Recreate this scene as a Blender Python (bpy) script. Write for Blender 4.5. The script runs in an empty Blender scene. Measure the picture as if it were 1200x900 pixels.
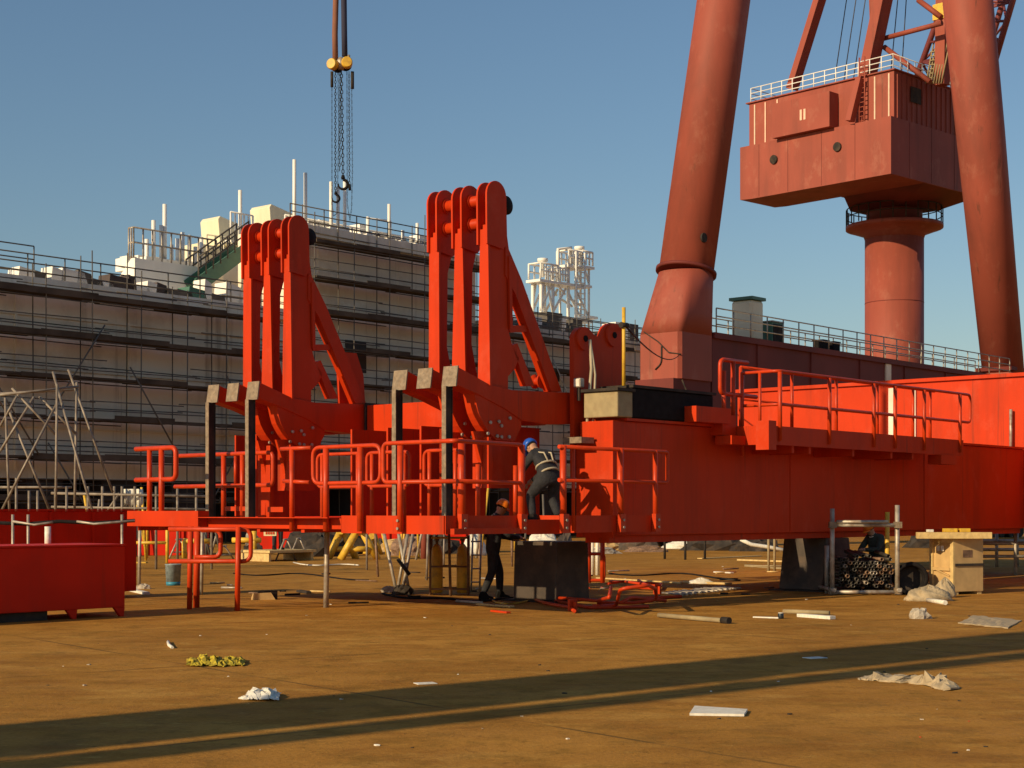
import bpy, bmesh, math, random
from mathutils import Vector, Matrix, Quaternion
random.seed(7)
R = math.radians
scene = bpy.context.scene
C = scene.collection

# ------------------------------------------------------------------ camera, sky, sun, exposure
K = 1850.0            # focal length in pixels of the 1200 px wide photograph
EYE = 1.6
HZ = 600.0            # horizon row
cam_d = bpy.data.cameras.new("camera"); cam = bpy.data.objects.new("camera", cam_d); C.objects.link(cam)
cam.location = (0, 0, EYE); cam.rotation_euler = (R(90), 0, 0)
cam_d.sensor_width = 36; cam_d.lens = 36 * K / 1200; cam_d.shift_y = 150 / 1200.0
cam_d.clip_start = 0.2; cam_d.clip_end = 4000
scene.camera = cam
SUN_EL = 24.0
SUN_AZ = Vector((-0.755, -0.656))          # towards the sun
world = bpy.data.worlds.new("World"); scene.world = world; world.use_nodes = True
nt = world.node_tree; bg = nt.nodes["Background"]
sky = nt.nodes.new("ShaderNodeTexSky"); sky.sky_type = 'NISHITA'; sky.sun_disc = False
sky.sun_elevation = R(SUN_EL); sky.sun_rotation = math.atan2(SUN_AZ.x, SUN_AZ.y)
sky.air_density = 1.35; sky.dust_density = 0.5; sky.ozone_density = 4.5; sky.altitude = 0
nt.links.new(sky.outputs[0], bg.inputs[0]); bg.inputs[1].default_value = 0.088
sun_d = bpy.data.lights.new("sun", 'SUN'); sun_d.energy = 4.8; sun_d.angle = R(0.53); sun_d.color = (1.0, 0.78, 0.47)
sun = bpy.data.objects.new("sun", sun_d); C.objects.link(sun)
S3 = Vector((SUN_AZ.x * math.cos(R(SUN_EL)), SUN_AZ.y * math.cos(R(SUN_EL)), math.sin(R(SUN_EL)))).normalized()
sun.rotation_euler = S3.to_track_quat('Z', 'Y').to_euler(); sun.location = (-30, -30, 60)
vs = scene.view_settings; vs.view_transform = 'Standard'; vs.look = 'None'; vs.exposure = 0.0; vs.gamma = 1.0
vs.use_curve_mapping = False

# ------------------------------------------------------------------ materials
def mat(name, col, rough=0.6, metal=0.0, var=0.12, scale=3.0, bump=0.0, bscale=60.0, dirt=None, dirt_amt=0.0,
        dscale=1.2, streak=False, spec=0.5, coat=0.0):
    m = bpy.data.materials.new(name); m.use_nodes = True
    n = m.node_tree; b = n.nodes["Principled BSDF"]; L = n.links.new
    b.inputs['Roughness'].default_value = rough; b.inputs['Metallic'].default_value = metal
    b.inputs['Specular IOR Level'].default_value = spec
    b.inputs['Coat Weight'].default_value = coat
    geo = n.nodes.new("ShaderNodeNewGeometry")
    no = n.nodes.new("ShaderNodeTexNoise"); no.inputs['Scale'].default_value = scale; no.inputs['Detail'].default_value = 6
    L(geo.outputs['Position'], no.inputs['Vector'])
    ra = n.nodes.new("ShaderNodeValToRGB")
    ra.color_ramp.elements[0].position = 0.3; ra.color_ramp.elements[1].position = 0.7
    ra.color_ramp.elements[0].color = (*[c * (1 - var) for c in col], 1)
    ra.color_ramp.elements[1].color = (*[min(1, c * (1 + var)) for c in col], 1)
    L(no.outputs['Fac'], ra.inputs['Fac'])
    out = ra.outputs['Color']
    if dirt is not None:
        mp = n.nodes.new("ShaderNodeMapping"); L(geo.outputs['Position'], mp.inputs['Vector'])
        mp.inputs['Scale'].default_value = (1, 1, 0.12) if streak else (1, 1, 1)
        n2 = n.nodes.new("ShaderNodeTexNoise"); n2.inputs['Scale'].default_value = dscale
        n2.inputs['Detail'].default_value = 8; n2.inputs['Roughness'].default_value = 0.65
        L(mp.outputs[0], n2.inputs['Vector'])
        r2 = n.nodes.new("ShaderNodeValToRGB"); r2.color_ramp.elements[0].position = 0.48; r2.color_ramp.elements[1].position = 0.72
        r2.color_ramp.elements[1].color = (dirt_amt,) * 3 + (1,)
        L(n2.outputs['Fac'], r2.inputs['Fac'])
        mx = n.nodes.new("ShaderNodeMixRGB"); L(r2.outputs['Color'], mx.inputs['Fac'])
        L(out, mx.inputs['Color1']); mx.inputs['Color2'].default_value = (*dirt, 1); out = mx.outputs[0]
    L(out, b.inputs['Base Color'])
    if bump > 0:
        n3 = n.nodes.new("ShaderNodeTexNoise"); n3.inputs['Scale'].default_value = bscale; n3.inputs['Detail'].default_value = 5
        L(geo.outputs['Position'], n3.inputs['Vector'])
        bp = n.nodes.new("ShaderNodeBump"); bp.inputs['Strength'].default_value = bump; bp.inputs['Distance'].default_value = 0.02
        L(n3.outputs['Fac'], bp.inputs['Height']); L(bp.outputs[0], b.inputs['Normal'])
    return m

def drips(m, col, amt, sc=(3.2, 3.2, 0.10), lo=0.60, hi=0.70):
    n = m.node_tree; L = n.links.new; b = n.nodes["Principled BSDF"]; src = b.inputs['Base Color'].links[0].from_socket
    geo = n.nodes.new("ShaderNodeNewGeometry"); mp = n.nodes.new("ShaderNodeMapping"); L(geo.outputs['Position'], mp.inputs['Vector']); mp.inputs['Scale'].default_value = sc
    t = n.nodes.new("ShaderNodeTexNoise"); t.inputs['Scale'].default_value = 1.6; t.inputs['Detail'].default_value = 7; t.inputs['Roughness'].default_value = .7; L(mp.outputs[0], t.inputs['Vector'])
    r = n.nodes.new("ShaderNodeValToRGB"); r.color_ramp.elements[0].position = lo; r.color_ramp.elements[1].position = hi; r.color_ramp.elements[1].color = (amt,) * 3 + (1,)
    L(t.outputs['Fac'], r.inputs['Fac']); x = n.nodes.new("ShaderNodeMixRGB"); L(r.outputs['Color'], x.inputs['Fac']); L(src, x.inputs['Color1']); x.inputs['Color2'].default_value = (*col, 1); L(x.outputs[0], b.inputs['Base Color'])
M = {}
M['orange'] = mat('orange_red_paint', (0.55, 0.039, 0.005), 0.5, var=0.06, scale=1.1, bump=0.12, bscale=2.2,
                  dirt=(0.30, 0.030, 0.008), dirt_amt=0.55, dscale=2.2, streak=True, spec=0.14)
M['rail'] = mat('orange_rail_paint', (0.55, 0.046, 0.007), 0.4, var=0.08, scale=5, dirt=(0.26, 0.03, 0.01), dirt_amt=0.5, dscale=6, spec=0.25)
M['redbox'] = mat('dark_red_paint', (0.62, 0.020, 0.004), 0.5, spec=0.15, var=0.1, scale=1.5, dirt=(0.42, 0.025, 0.01), dirt_amt=0.6, dscale=2.5, streak=True)
M['crane'] = mat('faded_brick_red_crane_paint', (0.31, 0.072, 0.046), 0.62, var=0.10, scale=0.35, dirt=(0.17, 0.05, 0.034),
                 dirt_amt=0.6, dscale=0.6, streak=True, spec=0.25)
M['crane_d'] = mat('crane_sill_paint', (0.17, 0.035, 0.028), 0.65, spec=0.2, var=0.15, scale=0.4, dirt=(0.08, 0.028, 0.022), dirt_amt=0.6, dscale=0.5, streak=True)
M['maroon'] = mat('maroon_lattice_paint', (0.22, 0.05, 0.05), 0.6)
M['steel'] = mat('weathered_galvanised_tube', (0.42, 0.37, 0.30), 0.5, metal=0.35, var=0.25, scale=9, dirt=(0.20, 0.10, 0.05), dirt_amt=0.8, dscale=5)
M['tube'] = mat('dull_grey_scaffold_tube', (0.24, 0.20, 0.16), 0.6, metal=0.2, var=0.3, scale=6, dirt=(0.12, 0.07, 0.04), dirt_amt=0.8, dscale=5)
M['scaf'] = mat('rusty_scaffold_tube', (0.10, 0.085, 0.07), 0.7, var=0.3, scale=2)
M['plank'] = mat('grimy_scaffold_plank', (0.085, 0.066, 0.05), 0.9, var=0.4, scale=0.8, spec=0.1)
M['hull'] = mat('primer_grey_hull_paint', (0.90, 0.78, 0.62), 0.7, var=0.10, scale=0.15, dirt=(0.52, 0.41, 0.30), dirt_amt=0.8, dscale=0.3, streak=False)
M['hull_lo'] = mat('dark_hull_shade_and_fittings', (0.07, 0.05, 0.045), 0.8)  # near-black for the shadow gap under the hull, also dark fittings
M['white'] = mat('cream_white_ship_paint', (0.86, 0.83, 0.76), 0.5, var=0.04, scale=0.8, dirt=(0.6, 0.52, 0.42), dirt_amt=0.4, dscale=0.7, streak=True)
M['cream'] = mat('cream_housing_paint', (0.78, 0.72, 0.52), 0.5, var=0.05, scale=0.6, dirt=(0.5, 0.4, 0.25), dirt_amt=0.4, dscale=0.7, streak=True)
M['green'] = mat('green_stair_paint', (0.06, 0.16, 0.11), 0.5)
M['black'] = mat('black_rubber_and_grease', (0.014, 0.012, 0.012), 0.8, var=0.3, scale=8, spec=0.12)
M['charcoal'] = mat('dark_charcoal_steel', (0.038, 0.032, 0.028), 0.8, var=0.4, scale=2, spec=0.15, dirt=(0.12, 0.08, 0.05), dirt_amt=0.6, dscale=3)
M['raw'] = mat('bare_weathered_steel', (0.23, 0.17, 0.11), 0.6, var=0.35, scale=14, bump=0.3, bscale=40, dirt=(0.2, 0.12, 0.06), dirt_amt=0.7, dscale=9)
M['tan'] = mat('tan_packing_block', (0.33, 0.26, 0.14), 0.8, var=0.15, scale=6, dirt=(0.26, 0.18, 0.09), dirt_amt=0.7, dscale=4)
M['wood'] = mat('plywood_crate', (0.55, 0.36, 0.15), 0.75, var=0.12, scale=5, dirt=(0.38, 0.22, 0.09), dirt_amt=0.5, dscale=4, streak=True)
M['timber'] = mat('pale_sawn_timber', (0.62, 0.44, 0.18), 0.8, var=0.18, scale=10, dirt=(0.35, 0.22, 0.1), dirt_amt=0.5, dscale=9)
M['yellow'] = mat('yellow_safety_paint', (0.70, 0.42, 0.035), 0.5, var=0.15, scale=5, dirt=(0.3, 0.17, 0.05), dirt_amt=0.7, dscale=7)
M['lineye'] = mat('pale_paint_rib', (0.75, 0.50, 0.36), 0.6)
M['canvas'] = mat('dusty_canvas', (0.40, 0.31, 0.19), 0.95, var=0.25, scale=9, bump=0.5, bscale=30)
M['paper'] = mat('white_plastic_sheet', (0.72, 0.68, 0.58), 0.7, var=0.15, scale=20)
M['yrag'] = mat('yellow_cloth', (0.50, 0.38, 0.02), 0.9, var=0.3, scale=18, dirt=(0.12, 0.06, 0.02), dirt_amt=0.95, dscale=11)
M['cloth'] = mat('black_work_clothes', (0.022, 0.022, 0.026), 0.9, var=0.3, scale=14, bump=0.6, bscale=35)
M['clothg'] = mat('dark_green_work_jacket', (0.035, 0.045, 0.035), 0.9, var=0.3, scale=14, bump=0.6, bscale=35)
M['skin'] = mat('skin', (0.42, 0.22, 0.13), 0.6, var=0.06)
M['bluehat'] = mat('blue_helmet_plastic', (0.015, 0.10, 0.52), 0.35, var=0.03)
M['orahat'] = mat('orange_helmet_plastic', (0.75, 0.19, 0.015), 0.35, var=0.03)
M['whitehat'] = mat('white_helmet_plastic', (0.75, 0.70, 0.5), 0.35, var=0.03)
M['strap'] = mat('pale_harness_webbing', (0.42, 0.36, 0.25), 0.8)
M['sling'] = mat('brown_lifting_sling', (0.24, 0.10, 0.06), 0.9)
M['sling2'] = mat('navy_lifting_sling', (0.03, 0.03, 0.06), 0.9)
M['chain'] = mat('dark_oily_chain', (0.03, 0.04, 0.05), 0.45, metal=0.5)
M['bucket'] = mat('grey_blue_paint_pail', (0.22, 0.28, 0.30), 0.6, var=0.3, scale=12)
M['blue'] = mat('blue_pail_base', (0.03, 0.22, 0.32), 0.5)
M['cable'] = mat('steel_wire_rope', (0.05, 0.05, 0.06), 0.6)
M['pipe'] = mat('dark_steel_pipe', (0.075, 0.065, 0.055), 0.45, metal=0.5, var=0.4, scale=12)
M['pipe2'] = mat('rusty_pipe', (0.22, 0.13, 0.08), 0.7, metal=0.2, var=0.4, scale=12)
M['signw'] = mat('yellow_sign_board', (0.75, 0.62, 0.35), 0.6)
M['stone'] = mat('broken_concrete', (0.42, 0.36, 0.28), 0.9, var=0.2, scale=20, bump=0.5)
M['block'] = mat('shade_darkened_steel', (0.055, 0.04, 0.03), 0.75, var=0.3, scale=2.5, dirt=(0.16, 0.10, 0.06), dirt_amt=0.7, dscale=2)  # dark steel, base darkened further to stand in for shade
M['grating'] = mat('pale_dusty_deck_plate', (0.40, 0.36, 0.30), 0.7, var=0.2, scale=8)

drips(M['orange'], (0.62, 0.10, 0.05), 0.45, (0.9, 0.9, 0.7), 0.55, 0.75)
drips(M['orange'], (0.20, 0.035, 0.015), 0.7)
drips(M['orange'], (0.55, 0.22, 0.14), 0.6, (9, 9, 6), 0.70, 0.74)
drips(M['crane'], (0.11, 0.045, 0.03), 0.75, (1.2, 1.2, 0.05))
drips(M['crane'], (0.40, 0.15, 0.10), 0.6, (0.5, 0.5, 0.3), 0.55, 0.72)
drips(M['redbox'], (0.30, 0.03, 0.012), 0.6)
drips(M['hull'], (0.30, 0.20, 0.13), 0.7, (0.7, 0.7, 0.03), 0.56, 0.72)
drips(M['hull'], (0.95, 0.9, 0.8), 0.5, (0.25, 0.25, 0.5), 0.58, 0.66)
def ground_mat():
    m = bpy.data.materials.new('dusty_concrete_yard'); m.use_nodes = True
    n = m.node_tree; b = n.nodes["Principled BSDF"]; L = n.links.new
    geo = n.nodes.new("ShaderNodeNewGeometry")
    mp = n.nodes.new("ShaderNodeMapping"); L(geo.outputs['Position'], mp.inputs['Vector']); mp.inputs['Rotation'].default_value = (0, 0, R(-38))
    def noise(sc, det=6, ro=0.55, vec=None, st=None):
        t = n.nodes.new("ShaderNodeTexNoise"); t.inputs['Scale'].default_value = sc; t.inputs['Detail'].default_value = det
        t.inputs['Roughness'].default_value = ro
        if st:
            q = n.nodes.new("ShaderNodeMapping"); L(geo.outputs['Position'], q.inputs['Vector'])
            q.inputs['Rotation'].default_value = (0, 0, R(st[0])); q.inputs['Scale'].default_value = (st[1], st[2], 1); L(q.outputs[0], t.inputs['Vector'])
        else: L(geo.outputs['Position'], t.inputs['Vector'])
        return t.outputs['Fac']
    def ramp(f, p0, c0, p1, c1):
        r = n.nodes.new("ShaderNodeValToRGB"); e = r.color_ramp.elements
        e[0].position = p0; e[0].color = (*c0, 1); e[1].position = p1; e[1].color = (*c1, 1); L(f, r.inputs['Fac']); return r.outputs['Color']
    def mix(f, a, c, typ='MIX', fac=None):
        x = n.nodes.new("ShaderNodeMixRGB"); x.blend_type = typ
        if fac is None: L(f, x.inputs['Fac'])
        else: x.inputs['Fac'].default_value = fac
        for i, s in ((1, a), (2, c)):
            if isinstance(s, tuple): x.inputs[i].default_value = (*s, 1)
            else: L(s, x.inputs[i])
        return x.outputs[0]
    w = (1, 1, 1); k = (0, 0, 0)
    base = ramp(noise(0.35, 8, 0.6), 0.3, (0.339, 0.156, 0.030), 0.7, (0.503, 0.248, 0.051))
    base = mix(ramp(noise(1.3, 8, 0.7, st=(-12, 0.7, 1.1)), 0.48, k, 0.66, (0.75,) * 3), base, (0.251, 0.106, 0.020))      # darker wiped streaks
    base = mix(ramp(noise(0.9, 8, 0.7, st=(8, 0.6, 1.1)), 0.54, k, 0.70, (0.6,) * 3), base, (0.590, 0.333, 0.079))     # pale dust
    base = mix(ramp(noise(5.0, 6, 0.7), 0.60, k, 0.72, (0.6,) * 3), base, (0.213, 0.096, 0.020))
    base = mix(ramp(noise(40, 4, 0.7), 0.35, (0.72,) * 3, 0.65, (1.22,) * 3), base, base, fac=0) if False else base
    base = mix(ramp(noise(2.4, 9, 0.72), 0.5, k, 0.62, (0.55,) * 3), base, (0.227, 0.120, 0.024))
    base = mix(ramp(noise(7.5, 6, 0.7), 0.60, k, 0.66, (0.5,) * 3), base, (0.134, 0.068, 0.015))
    base = mix(ramp(noise(3.1, 7, 0.65, st=(30, 1, 1)), 0.62, k, 0.72, (0.5,) * 3), base, (0.618, 0.385, 0.099))
    fine = ramp(noise(22, 5, 0.75), 0.3, (0.80,) * 3, 0.7, (1.15,) * 3)
    base = mix(None, base, fine, 'MULTIPLY', 1.0)
    br = n.nodes.new("ShaderNodeTexBrick"); L(mp.outputs[0], br.inputs['Vector'])
    br.inputs['Scale'].default_value = 1.0; br.inputs['Mortar Size'].default_value = 0.03; br.inputs['Brick Width'].default_value = 7.5
    br.inputs['Row Height'].default_value = 5.0; br.offset = 0.0; br.inputs['Mortar Smooth'].default_value = 0.6
    jm = mix(br.outputs['Fac'], k, ramp(noise(0.7), 0.35, k, 0.6, (0.75,) * 3))
    base = mix(jm, base, (0.103, 0.062, 0.023))
    L(base, b.inputs['Base Color'])
    rr = ramp(noise(1.7), 0.3, (0.62,) * 3, 0.7, (0.88,) * 3); L(rr, b.inputs['Roughness'])
    b.inputs['Specular IOR Level'].default_value = 0.04
    bp = n.nodes.new("ShaderNodeBump"); bp.inputs['Strength'].default_value = 0.35; bp.inputs['Distance'].default_value = 0.03
    ad = n.nodes.new("ShaderNodeMath"); ad.operation = 'ADD'; L(noise(3.5, 8, 0.7), ad.inputs[0]); L(noise(30, 5, 0.7), ad.inputs[1])
    L(ad.outputs[0], bp.inputs['Height']); L(bp.outputs[0], b.inputs['Normal'])
    return m
M['ground'] = ground_mat()

# ------------------------------------------------------------------ geometry helpers
D = Vector((0.6590, 0.7521, 0.0)); D.normalize()       # along the main girder, receding to the right
E = Vector((D.y, -D.x, 0.0))                           # across it, towards the camera side
UP = Vector((0, 0, 1))

class Frame:
    def __init__(s, o, d=D, e=E): s.o = Vector((o[0], o[1], 0)); s.d = Vector(d); s.e = Vector(e)
    def P(s, u, v, z): return s.o + s.d * u + s.e * v + Vector((0, 0, z))
    def lz(s, px, py, v=0.0):                             # photo point lying in the plane v -> (u, z)
        k = (px - 600) / K; b = s.o + s.e * v
        u = (k * b.y - b.x) / (s.d.x - k * s.d.y); Y = b.y + s.d.y * u
        return u, EYE + (HZ - py) / K * Y
    def lv(s, px, py, u=0.0):                             # photo point lying in the plane u -> (v, z)
        k = (px - 600) / K; b = s.o + s.d * u
        v = (k * b.y - b.x) / (s.e.x - k * s.e.y); Y = b.y + s.e.y * v
        return v, EYE + (HZ - py) / K * Y

def at(px, py, Y): return Vector(((px - 600) / K * Y, Y, EYE + (HZ - py) / K * Y))
def gp(px, py, z=0.0):                                    # ground point
    Y = (EYE - z) * K / (py - HZ); return Vector(((px - 600) / K * Y, Y, z))

class MB:
    def __init__(s): s.v = []; s.f = []; s.sm = []
    def add(s, vs, fs, smooth=False):
        n = len(s.v); s.v += [Vector(p) for p in vs]; s.f += [[n + i for i in f] for f in fs]; s.sm += [smooth] * len(fs); return s
    def box6(s, c, ax, ay, az):                          # centre and three half-extent vectors
        c = Vector(c); vs = [c + ax * i + ay * j + az * k for i in (-1, 1) for j in (-1, 1) for k in (-1, 1)]
        return s.add(vs, [(0, 1, 3, 2), (4, 6, 7, 5), (0, 4, 5, 1), (2, 3, 7, 6), (0, 2, 6, 4), (1, 5, 7, 3)])
    def fb(s, F, u0, u1, v0, v1, z0, z1):                # box in a frame
        c = F.P((u0 + u1) / 2, (v0 + v1) / 2, (z0 + z1) / 2)
        return s.box6(c, F.d * ((u1 - u0) / 2), F.e * ((v1 - v0) / 2), UP * ((z1 - z0) / 2))
    def prism(s, prof, F, v0, v1):                       # profile in (u,z) extruded across v
        n = len(prof); vs = [F.P(u, v0, z) for u, z in prof] + [F.P(u, v1, z) for u, z in prof]
        return s.add(vs, [list(range(n))[::-1], list(range(n, 2 * n))] + [(i, (i + 1) % n, n + (i + 1) % n, n + i) for i in range(n)])
    def prismu(s, prof, F, u0, u1):                      # profile in (v,z) extruded along u
        n = len(prof); vs = [F.P(u0, v, z) for v, z in prof] + [F.P(u1, v, z) for v, z in prof]
        return s.add(vs, [list(range(n)), list(range(n, 2 * n))[::-1]] + [(i, n + i, n + (i + 1) % n, (i + 1) % n) for i in range(n)])
    def bar(s, a, b, w, h, up=UP):                       # rectangular bar
        a = Vector(a); b = Vector(b); t = (b - a).normalized()
        x = t.cross(up)
        if x.length < 1e-3: x = t.cross(E)
        x.normalize(); y = x.cross(t).normalized()
        return s.box6((a + b) / 2, (b - a) / 2, x * (w / 2), y * (h / 2))
    def tube(s, pts, r, n=8, closed=False, cap=True):
        pts = [Vector(p) for p in pts]; m = len(pts); rs = r if isinstance(r, (list, tuple)) else [r] * m
        vs = []; x = None
        for i, p in enumerate(pts):
            if closed: t = pts[(i + 1) % m] - pts[i - 1]
            else: t = (pts[min(i + 1, m - 1)] - pts[max(i - 1, 0)])
            t.normalize()
            if x is None:
                x = t.cross(UP)
                if x.length < 1e-3: x = t.cross(Vector((1, 0.01, 0)))
            x = (x - t * x.dot(t)).normalized(); y = t.cross(x)
            vs += [p + (x * math.cos(2 * math.pi * k / n) + y * math.sin(2 * math.pi * k / n)) * rs[i] for k in range(n)]
        fs = []
        for i in range(m if closed else m - 1):
            j = (i + 1) % m
            fs += [(i * n + k, i * n + (k + 1) % n, j * n + (k + 1) % n, j * n + k) for k in range(n)]
        s.add(vs, fs, True)
        if cap and not closed: 
            b = len(s.v) - len(vs); s.f += [[b + k for k in range(n)][::-1], [b + (m - 1) * n + k for k in range(n)]]; s.sm += [False, False]
        return s
    def pipe(s, a, b, r, t=0.006, n=10):                 # open hollow pipe
        a = Vector(a); b = Vector(b); tt = (b - a).normalized(); x = tt.cross(UP)
        if x.length < 1e-3: x = tt.cross(Vector((1, 0, 0)))
        x.normalize(); y = tt.cross(x); vs = []
        for p, rr in ((a, r), (b, r), (b, r - t), (a, r - t)):
            vs += [p + (x * math.cos(2 * math.pi * k / n) + y * math.sin(2 * math.pi * k / n)) * rr for k in range(n)]
        return s.add(vs, [(i * n + k, i * n + (k + 1) % n, ((i + 1) % 4) * n + (k + 1) % n, ((i + 1) % 4) * n + k) for i in range(4) for k in range(n)], True)
    def lathe(s, c, prof, n=24, axis=UP):                # prof: (radius, height)
        c = Vector(c); axis = Vector(axis).normalized(); x = axis.cross(Vector((0.3, 1, 0.1))).normalized(); y = axis.cross(x)
        vs = [c + axis * h + (x * math.cos(2 * math.pi * k / n) + y * math.sin(2 * math.pi * k / n)) * max(r, 1e-4) for r, h in prof for k in range(n)]
        m = len(prof); s.add(vs, [(i * n + k, i * n + (k + 1) % n, (i + 1) * n + (k + 1) % n, (i + 1) * n + k) for i in range(m - 1) for k in range(n)], True)
        b = len(s.v) - len(vs)
        s.f += [[b + k for k in range(n)][::-1], [b + (m - 1) * n + k for k in range(n)]]; s.sm += [False, False]; return s
    def build(s, name, m, parent=None, label=None, cat=None, group=None, kind=None, bevel=0.0, loc=None):
        off = Vector((0, 0, 0))
        if parent is not None: off = WL[parent.name]
        elif loc is not None: off = Vector(loc)
        else:
            xs = [p.x for p in s.v]; ys = [p.y for p in s.v]; zs = [p.z for p in s.v]
            off = Vector(((min(xs) + max(xs)) / 2, (min(ys) + max(ys)) / 2, min(zs)))
        me = bpy.data.meshes.new(name); me.from_pydata([p - off for p in s.v], [], s.f)
        me.materials.append(m if not isinstance(m, str) else M[m])
        me.polygons.foreach_set('use_smooth', s.sm)
        bm = bmesh.new(); bm.from_mesh(me); bmesh.ops.recalc_face_normals(bm, faces=bm.faces)
        bm.to_mesh(me); bm.free()
        me.update()
        o = bpy.data.objects.new(name, me); C.objects.link(o)
        if parent is not None: o.parent = parent; WL[o.name] = off
        else: o.location = off; WL[o.name] = off
        if bevel: 
            b = o.modifiers.new('bevel', 'BEVEL'); b.width = bevel; b.segments = 2; b.limit_method = 'ANGLE'
        tag(o, label, cat, group, kind)
        return o
WL = {}
def tag(o, label=None, cat=None, group=None, kind=None):
    if label: o['label'] = label
    if cat: o['category'] = cat
    if group: o['group'] = group
    if kind: o['kind'] = kind
    return o
def thing(name, label, cat, loc, group=None):
    o = bpy.data.objects.new(name, None); C.objects.link(o); o.location = Vector(loc); o.empty_display_size = 0.3
    WL[o.name] = Vector(loc); return tag(o, label, cat, group)
def dup(o, loc, label=None, group=None, rz=None, parent=None):
    c = o.copy(); C.objects.link(c)
    if parent is None:
        c.location = Vector(loc)
        if rz is not None: c.rotation_euler = (0, 0, rz)
        if label: c['label'] = label
        if group: c['group'] = group
    else: c.parent = parent
    for ch in list(o.children): dup(ch, None, parent=c)
    return c
def rounded(pts, r, n=5):                                # polyline with rounded corners
    pts = [Vector(p) for p in pts]; out = [pts[0]]
    for i in range(1, len(pts) - 1):
        a, b, c = pts[i - 1], pts[i], pts[i + 1]; ra = min(r, (a - b).length * 0.45, (c - b).length * 0.45)
        p0 = b + (a - b).normalized() * ra; p2 = b + (c - b).normalized() * ra
        for k in range(n + 1):
            t = k / n; out.append(p0 * (1 - t) ** 2 + b * 2 * t * (1 - t) + p2 * t ** 2)
    out.append(pts[-1]); return out
def rloop(a, b, z0, z1, r=0.12):                          # closed rounded rectangle standing between a and b
    A = Vector((a.x, a.y, 0)); B = Vector((b.x, b.y, 0)); q = [A + UP * z0, A + UP * z1, B + UP * z1, B + UP * z0]
    out = []
    for i in range(4):
        p, c, nx = q[i - 1], q[i], q[(i + 1) % 4]; s0 = c + (p - c).normalized() * r; s2 = c + (nx - c).normalized() * r
        for k in range(5):
            t = k / 4; out.append(s0 * (1 - t) ** 2 + c * 2 * t * (1 - t) + s2 * t ** 2)
    return out

# ------------------------------------------------------------------ ground
g = MB(); g.add([(-900, -120, 0), (1200, -120, 0), (1200, 1600, 0), (-900, 1600, 0)], [(0, 1, 2, 3)])
g.build('ground', M['ground'], kind='structure', loc=(0, 0, 0))

F = Frame((1.68, 26.3))                                   # machine frame: origin at the end corner of the main girder
# ------------------------------------------------------------------ ship hull with deckhouses
SF = Frame((-20.05, 78.0))
def sa(px): return SF.lz(px, 600, 0)[0]
ship = thing('ship_hull', 'huge unfinished grey ship hull with white deckhouses behind the scaffolding', 'ship', SF.P(0, 0, 0))
aL, aM, aN, aR = sa(-160), sa(340), sa(556), sa(835)
hb = MB().fb(SF, aL, aM, -22, 0, 3.2, 12.6); hb.fb(SF, aL, aM + 0.01, -0.2, 0.35, 12.1, 12.7)
hb.build('hull_side', 'hull', ship)
MB().fb(SF, aM + 0.003, aN, -4.5, 0.1, 3.2, 17.4).fb(SF, aM + 0.003, aN, -0.2, 0.5, 16.9, 17.5).build('hull_side', 'hull', ship, label='taller grey hull block in the middle')
MB().fb(SF, aN + 0.003, aR, -22, 0, 3.2, 13.4).fb(SF, aN + 0.003, aR, -0.2, 0.35, 12.9, 13.5).build('hull_side', 'hull', ship, label='far grey hull block')
MB().prism([(aL, 1.5), (aL, 3.19), (aR, 3.19), (aR, 1.5)], SF, -22, -3.5).build('hull_bottom', 'hull_lo', ship)  # dark colour stands in for the shadow under the ship
# plate ribs and weld seams on the hull
sm_ = MB()
a = aL + 1
while a < aR:
    top = 12.0 if a < aM else (16.8 if a < aN else 12.8)
    sm_.fb(SF, a, a + 0.1, 0.0, 0.14, 3.6, top); a += 6.3
for zz in (5.6, 8.4, 10.9):
    sm_.fb(SF, aL, aR, 0.01, 0.13, zz, zz + 0.09)
sm_.build('hull_stiffener', 'hull', ship)
for px, py, w, h in [(100, 465, 1.0, 2.2), (122, 465, 1.0, 2.4), (185, 462, .8, 1.6), (205, 468, .8, 1.6), (650, 440, .6, .8), (415, 418, 1.6, 1.8), (90, 320, .1, .1)][4:6]:
    u, z = SF.lz(px, py, 0); MB().fb(SF, u - w / 2, u + w / 2, 0.0, 0.17, z - h / 2, z + h / 2).build('hull_opening', 'hull_lo', ship)
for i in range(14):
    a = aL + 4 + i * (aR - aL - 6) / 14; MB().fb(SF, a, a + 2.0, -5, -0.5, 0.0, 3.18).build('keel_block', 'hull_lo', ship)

def deck_rail(a0, a1, v, z0, h=1.1, step=1.8, r=0.035, name='deck_railing', m='scaf', extra=True):
    b = MB(); n = max(1, int((a1 - a0) / step))
    for i in range(n + 1):
        u = a0 + (a1 - a0) * i / n; b.tube([SF.P(u, v, z0), SF.P(u, v, z0 + h)], r, 5)
    for k in ((1.0, 0.66, 0.33) if extra else (1.0, 0.5)): b.tube([SF.P(a0, v, z0 + h * k), SF.P(a1, v, z0 + h * k)], r, 5)
    return b.build(name, m, ship)
deck_rail(aL, aM, -0.1, 12.6, 1.25, 2.0)
deck_rail(aL, sa(60), -1.5, 12.6, 1.9, 2.2)
deck_rail(aM, aN, 0.0, 17.4, 1.2, 2.2)
deck_rail(aN, aR, -0.1, 13.4, 1.2, 2.2)
deck_rail(aN, aR, 1.0, 13.0, 1.3, 2.0)
deck_rail(sa(348), aN, -1.0, 17.4, 0.75, 0.7, 0.06, m='white', extra=False)
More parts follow.
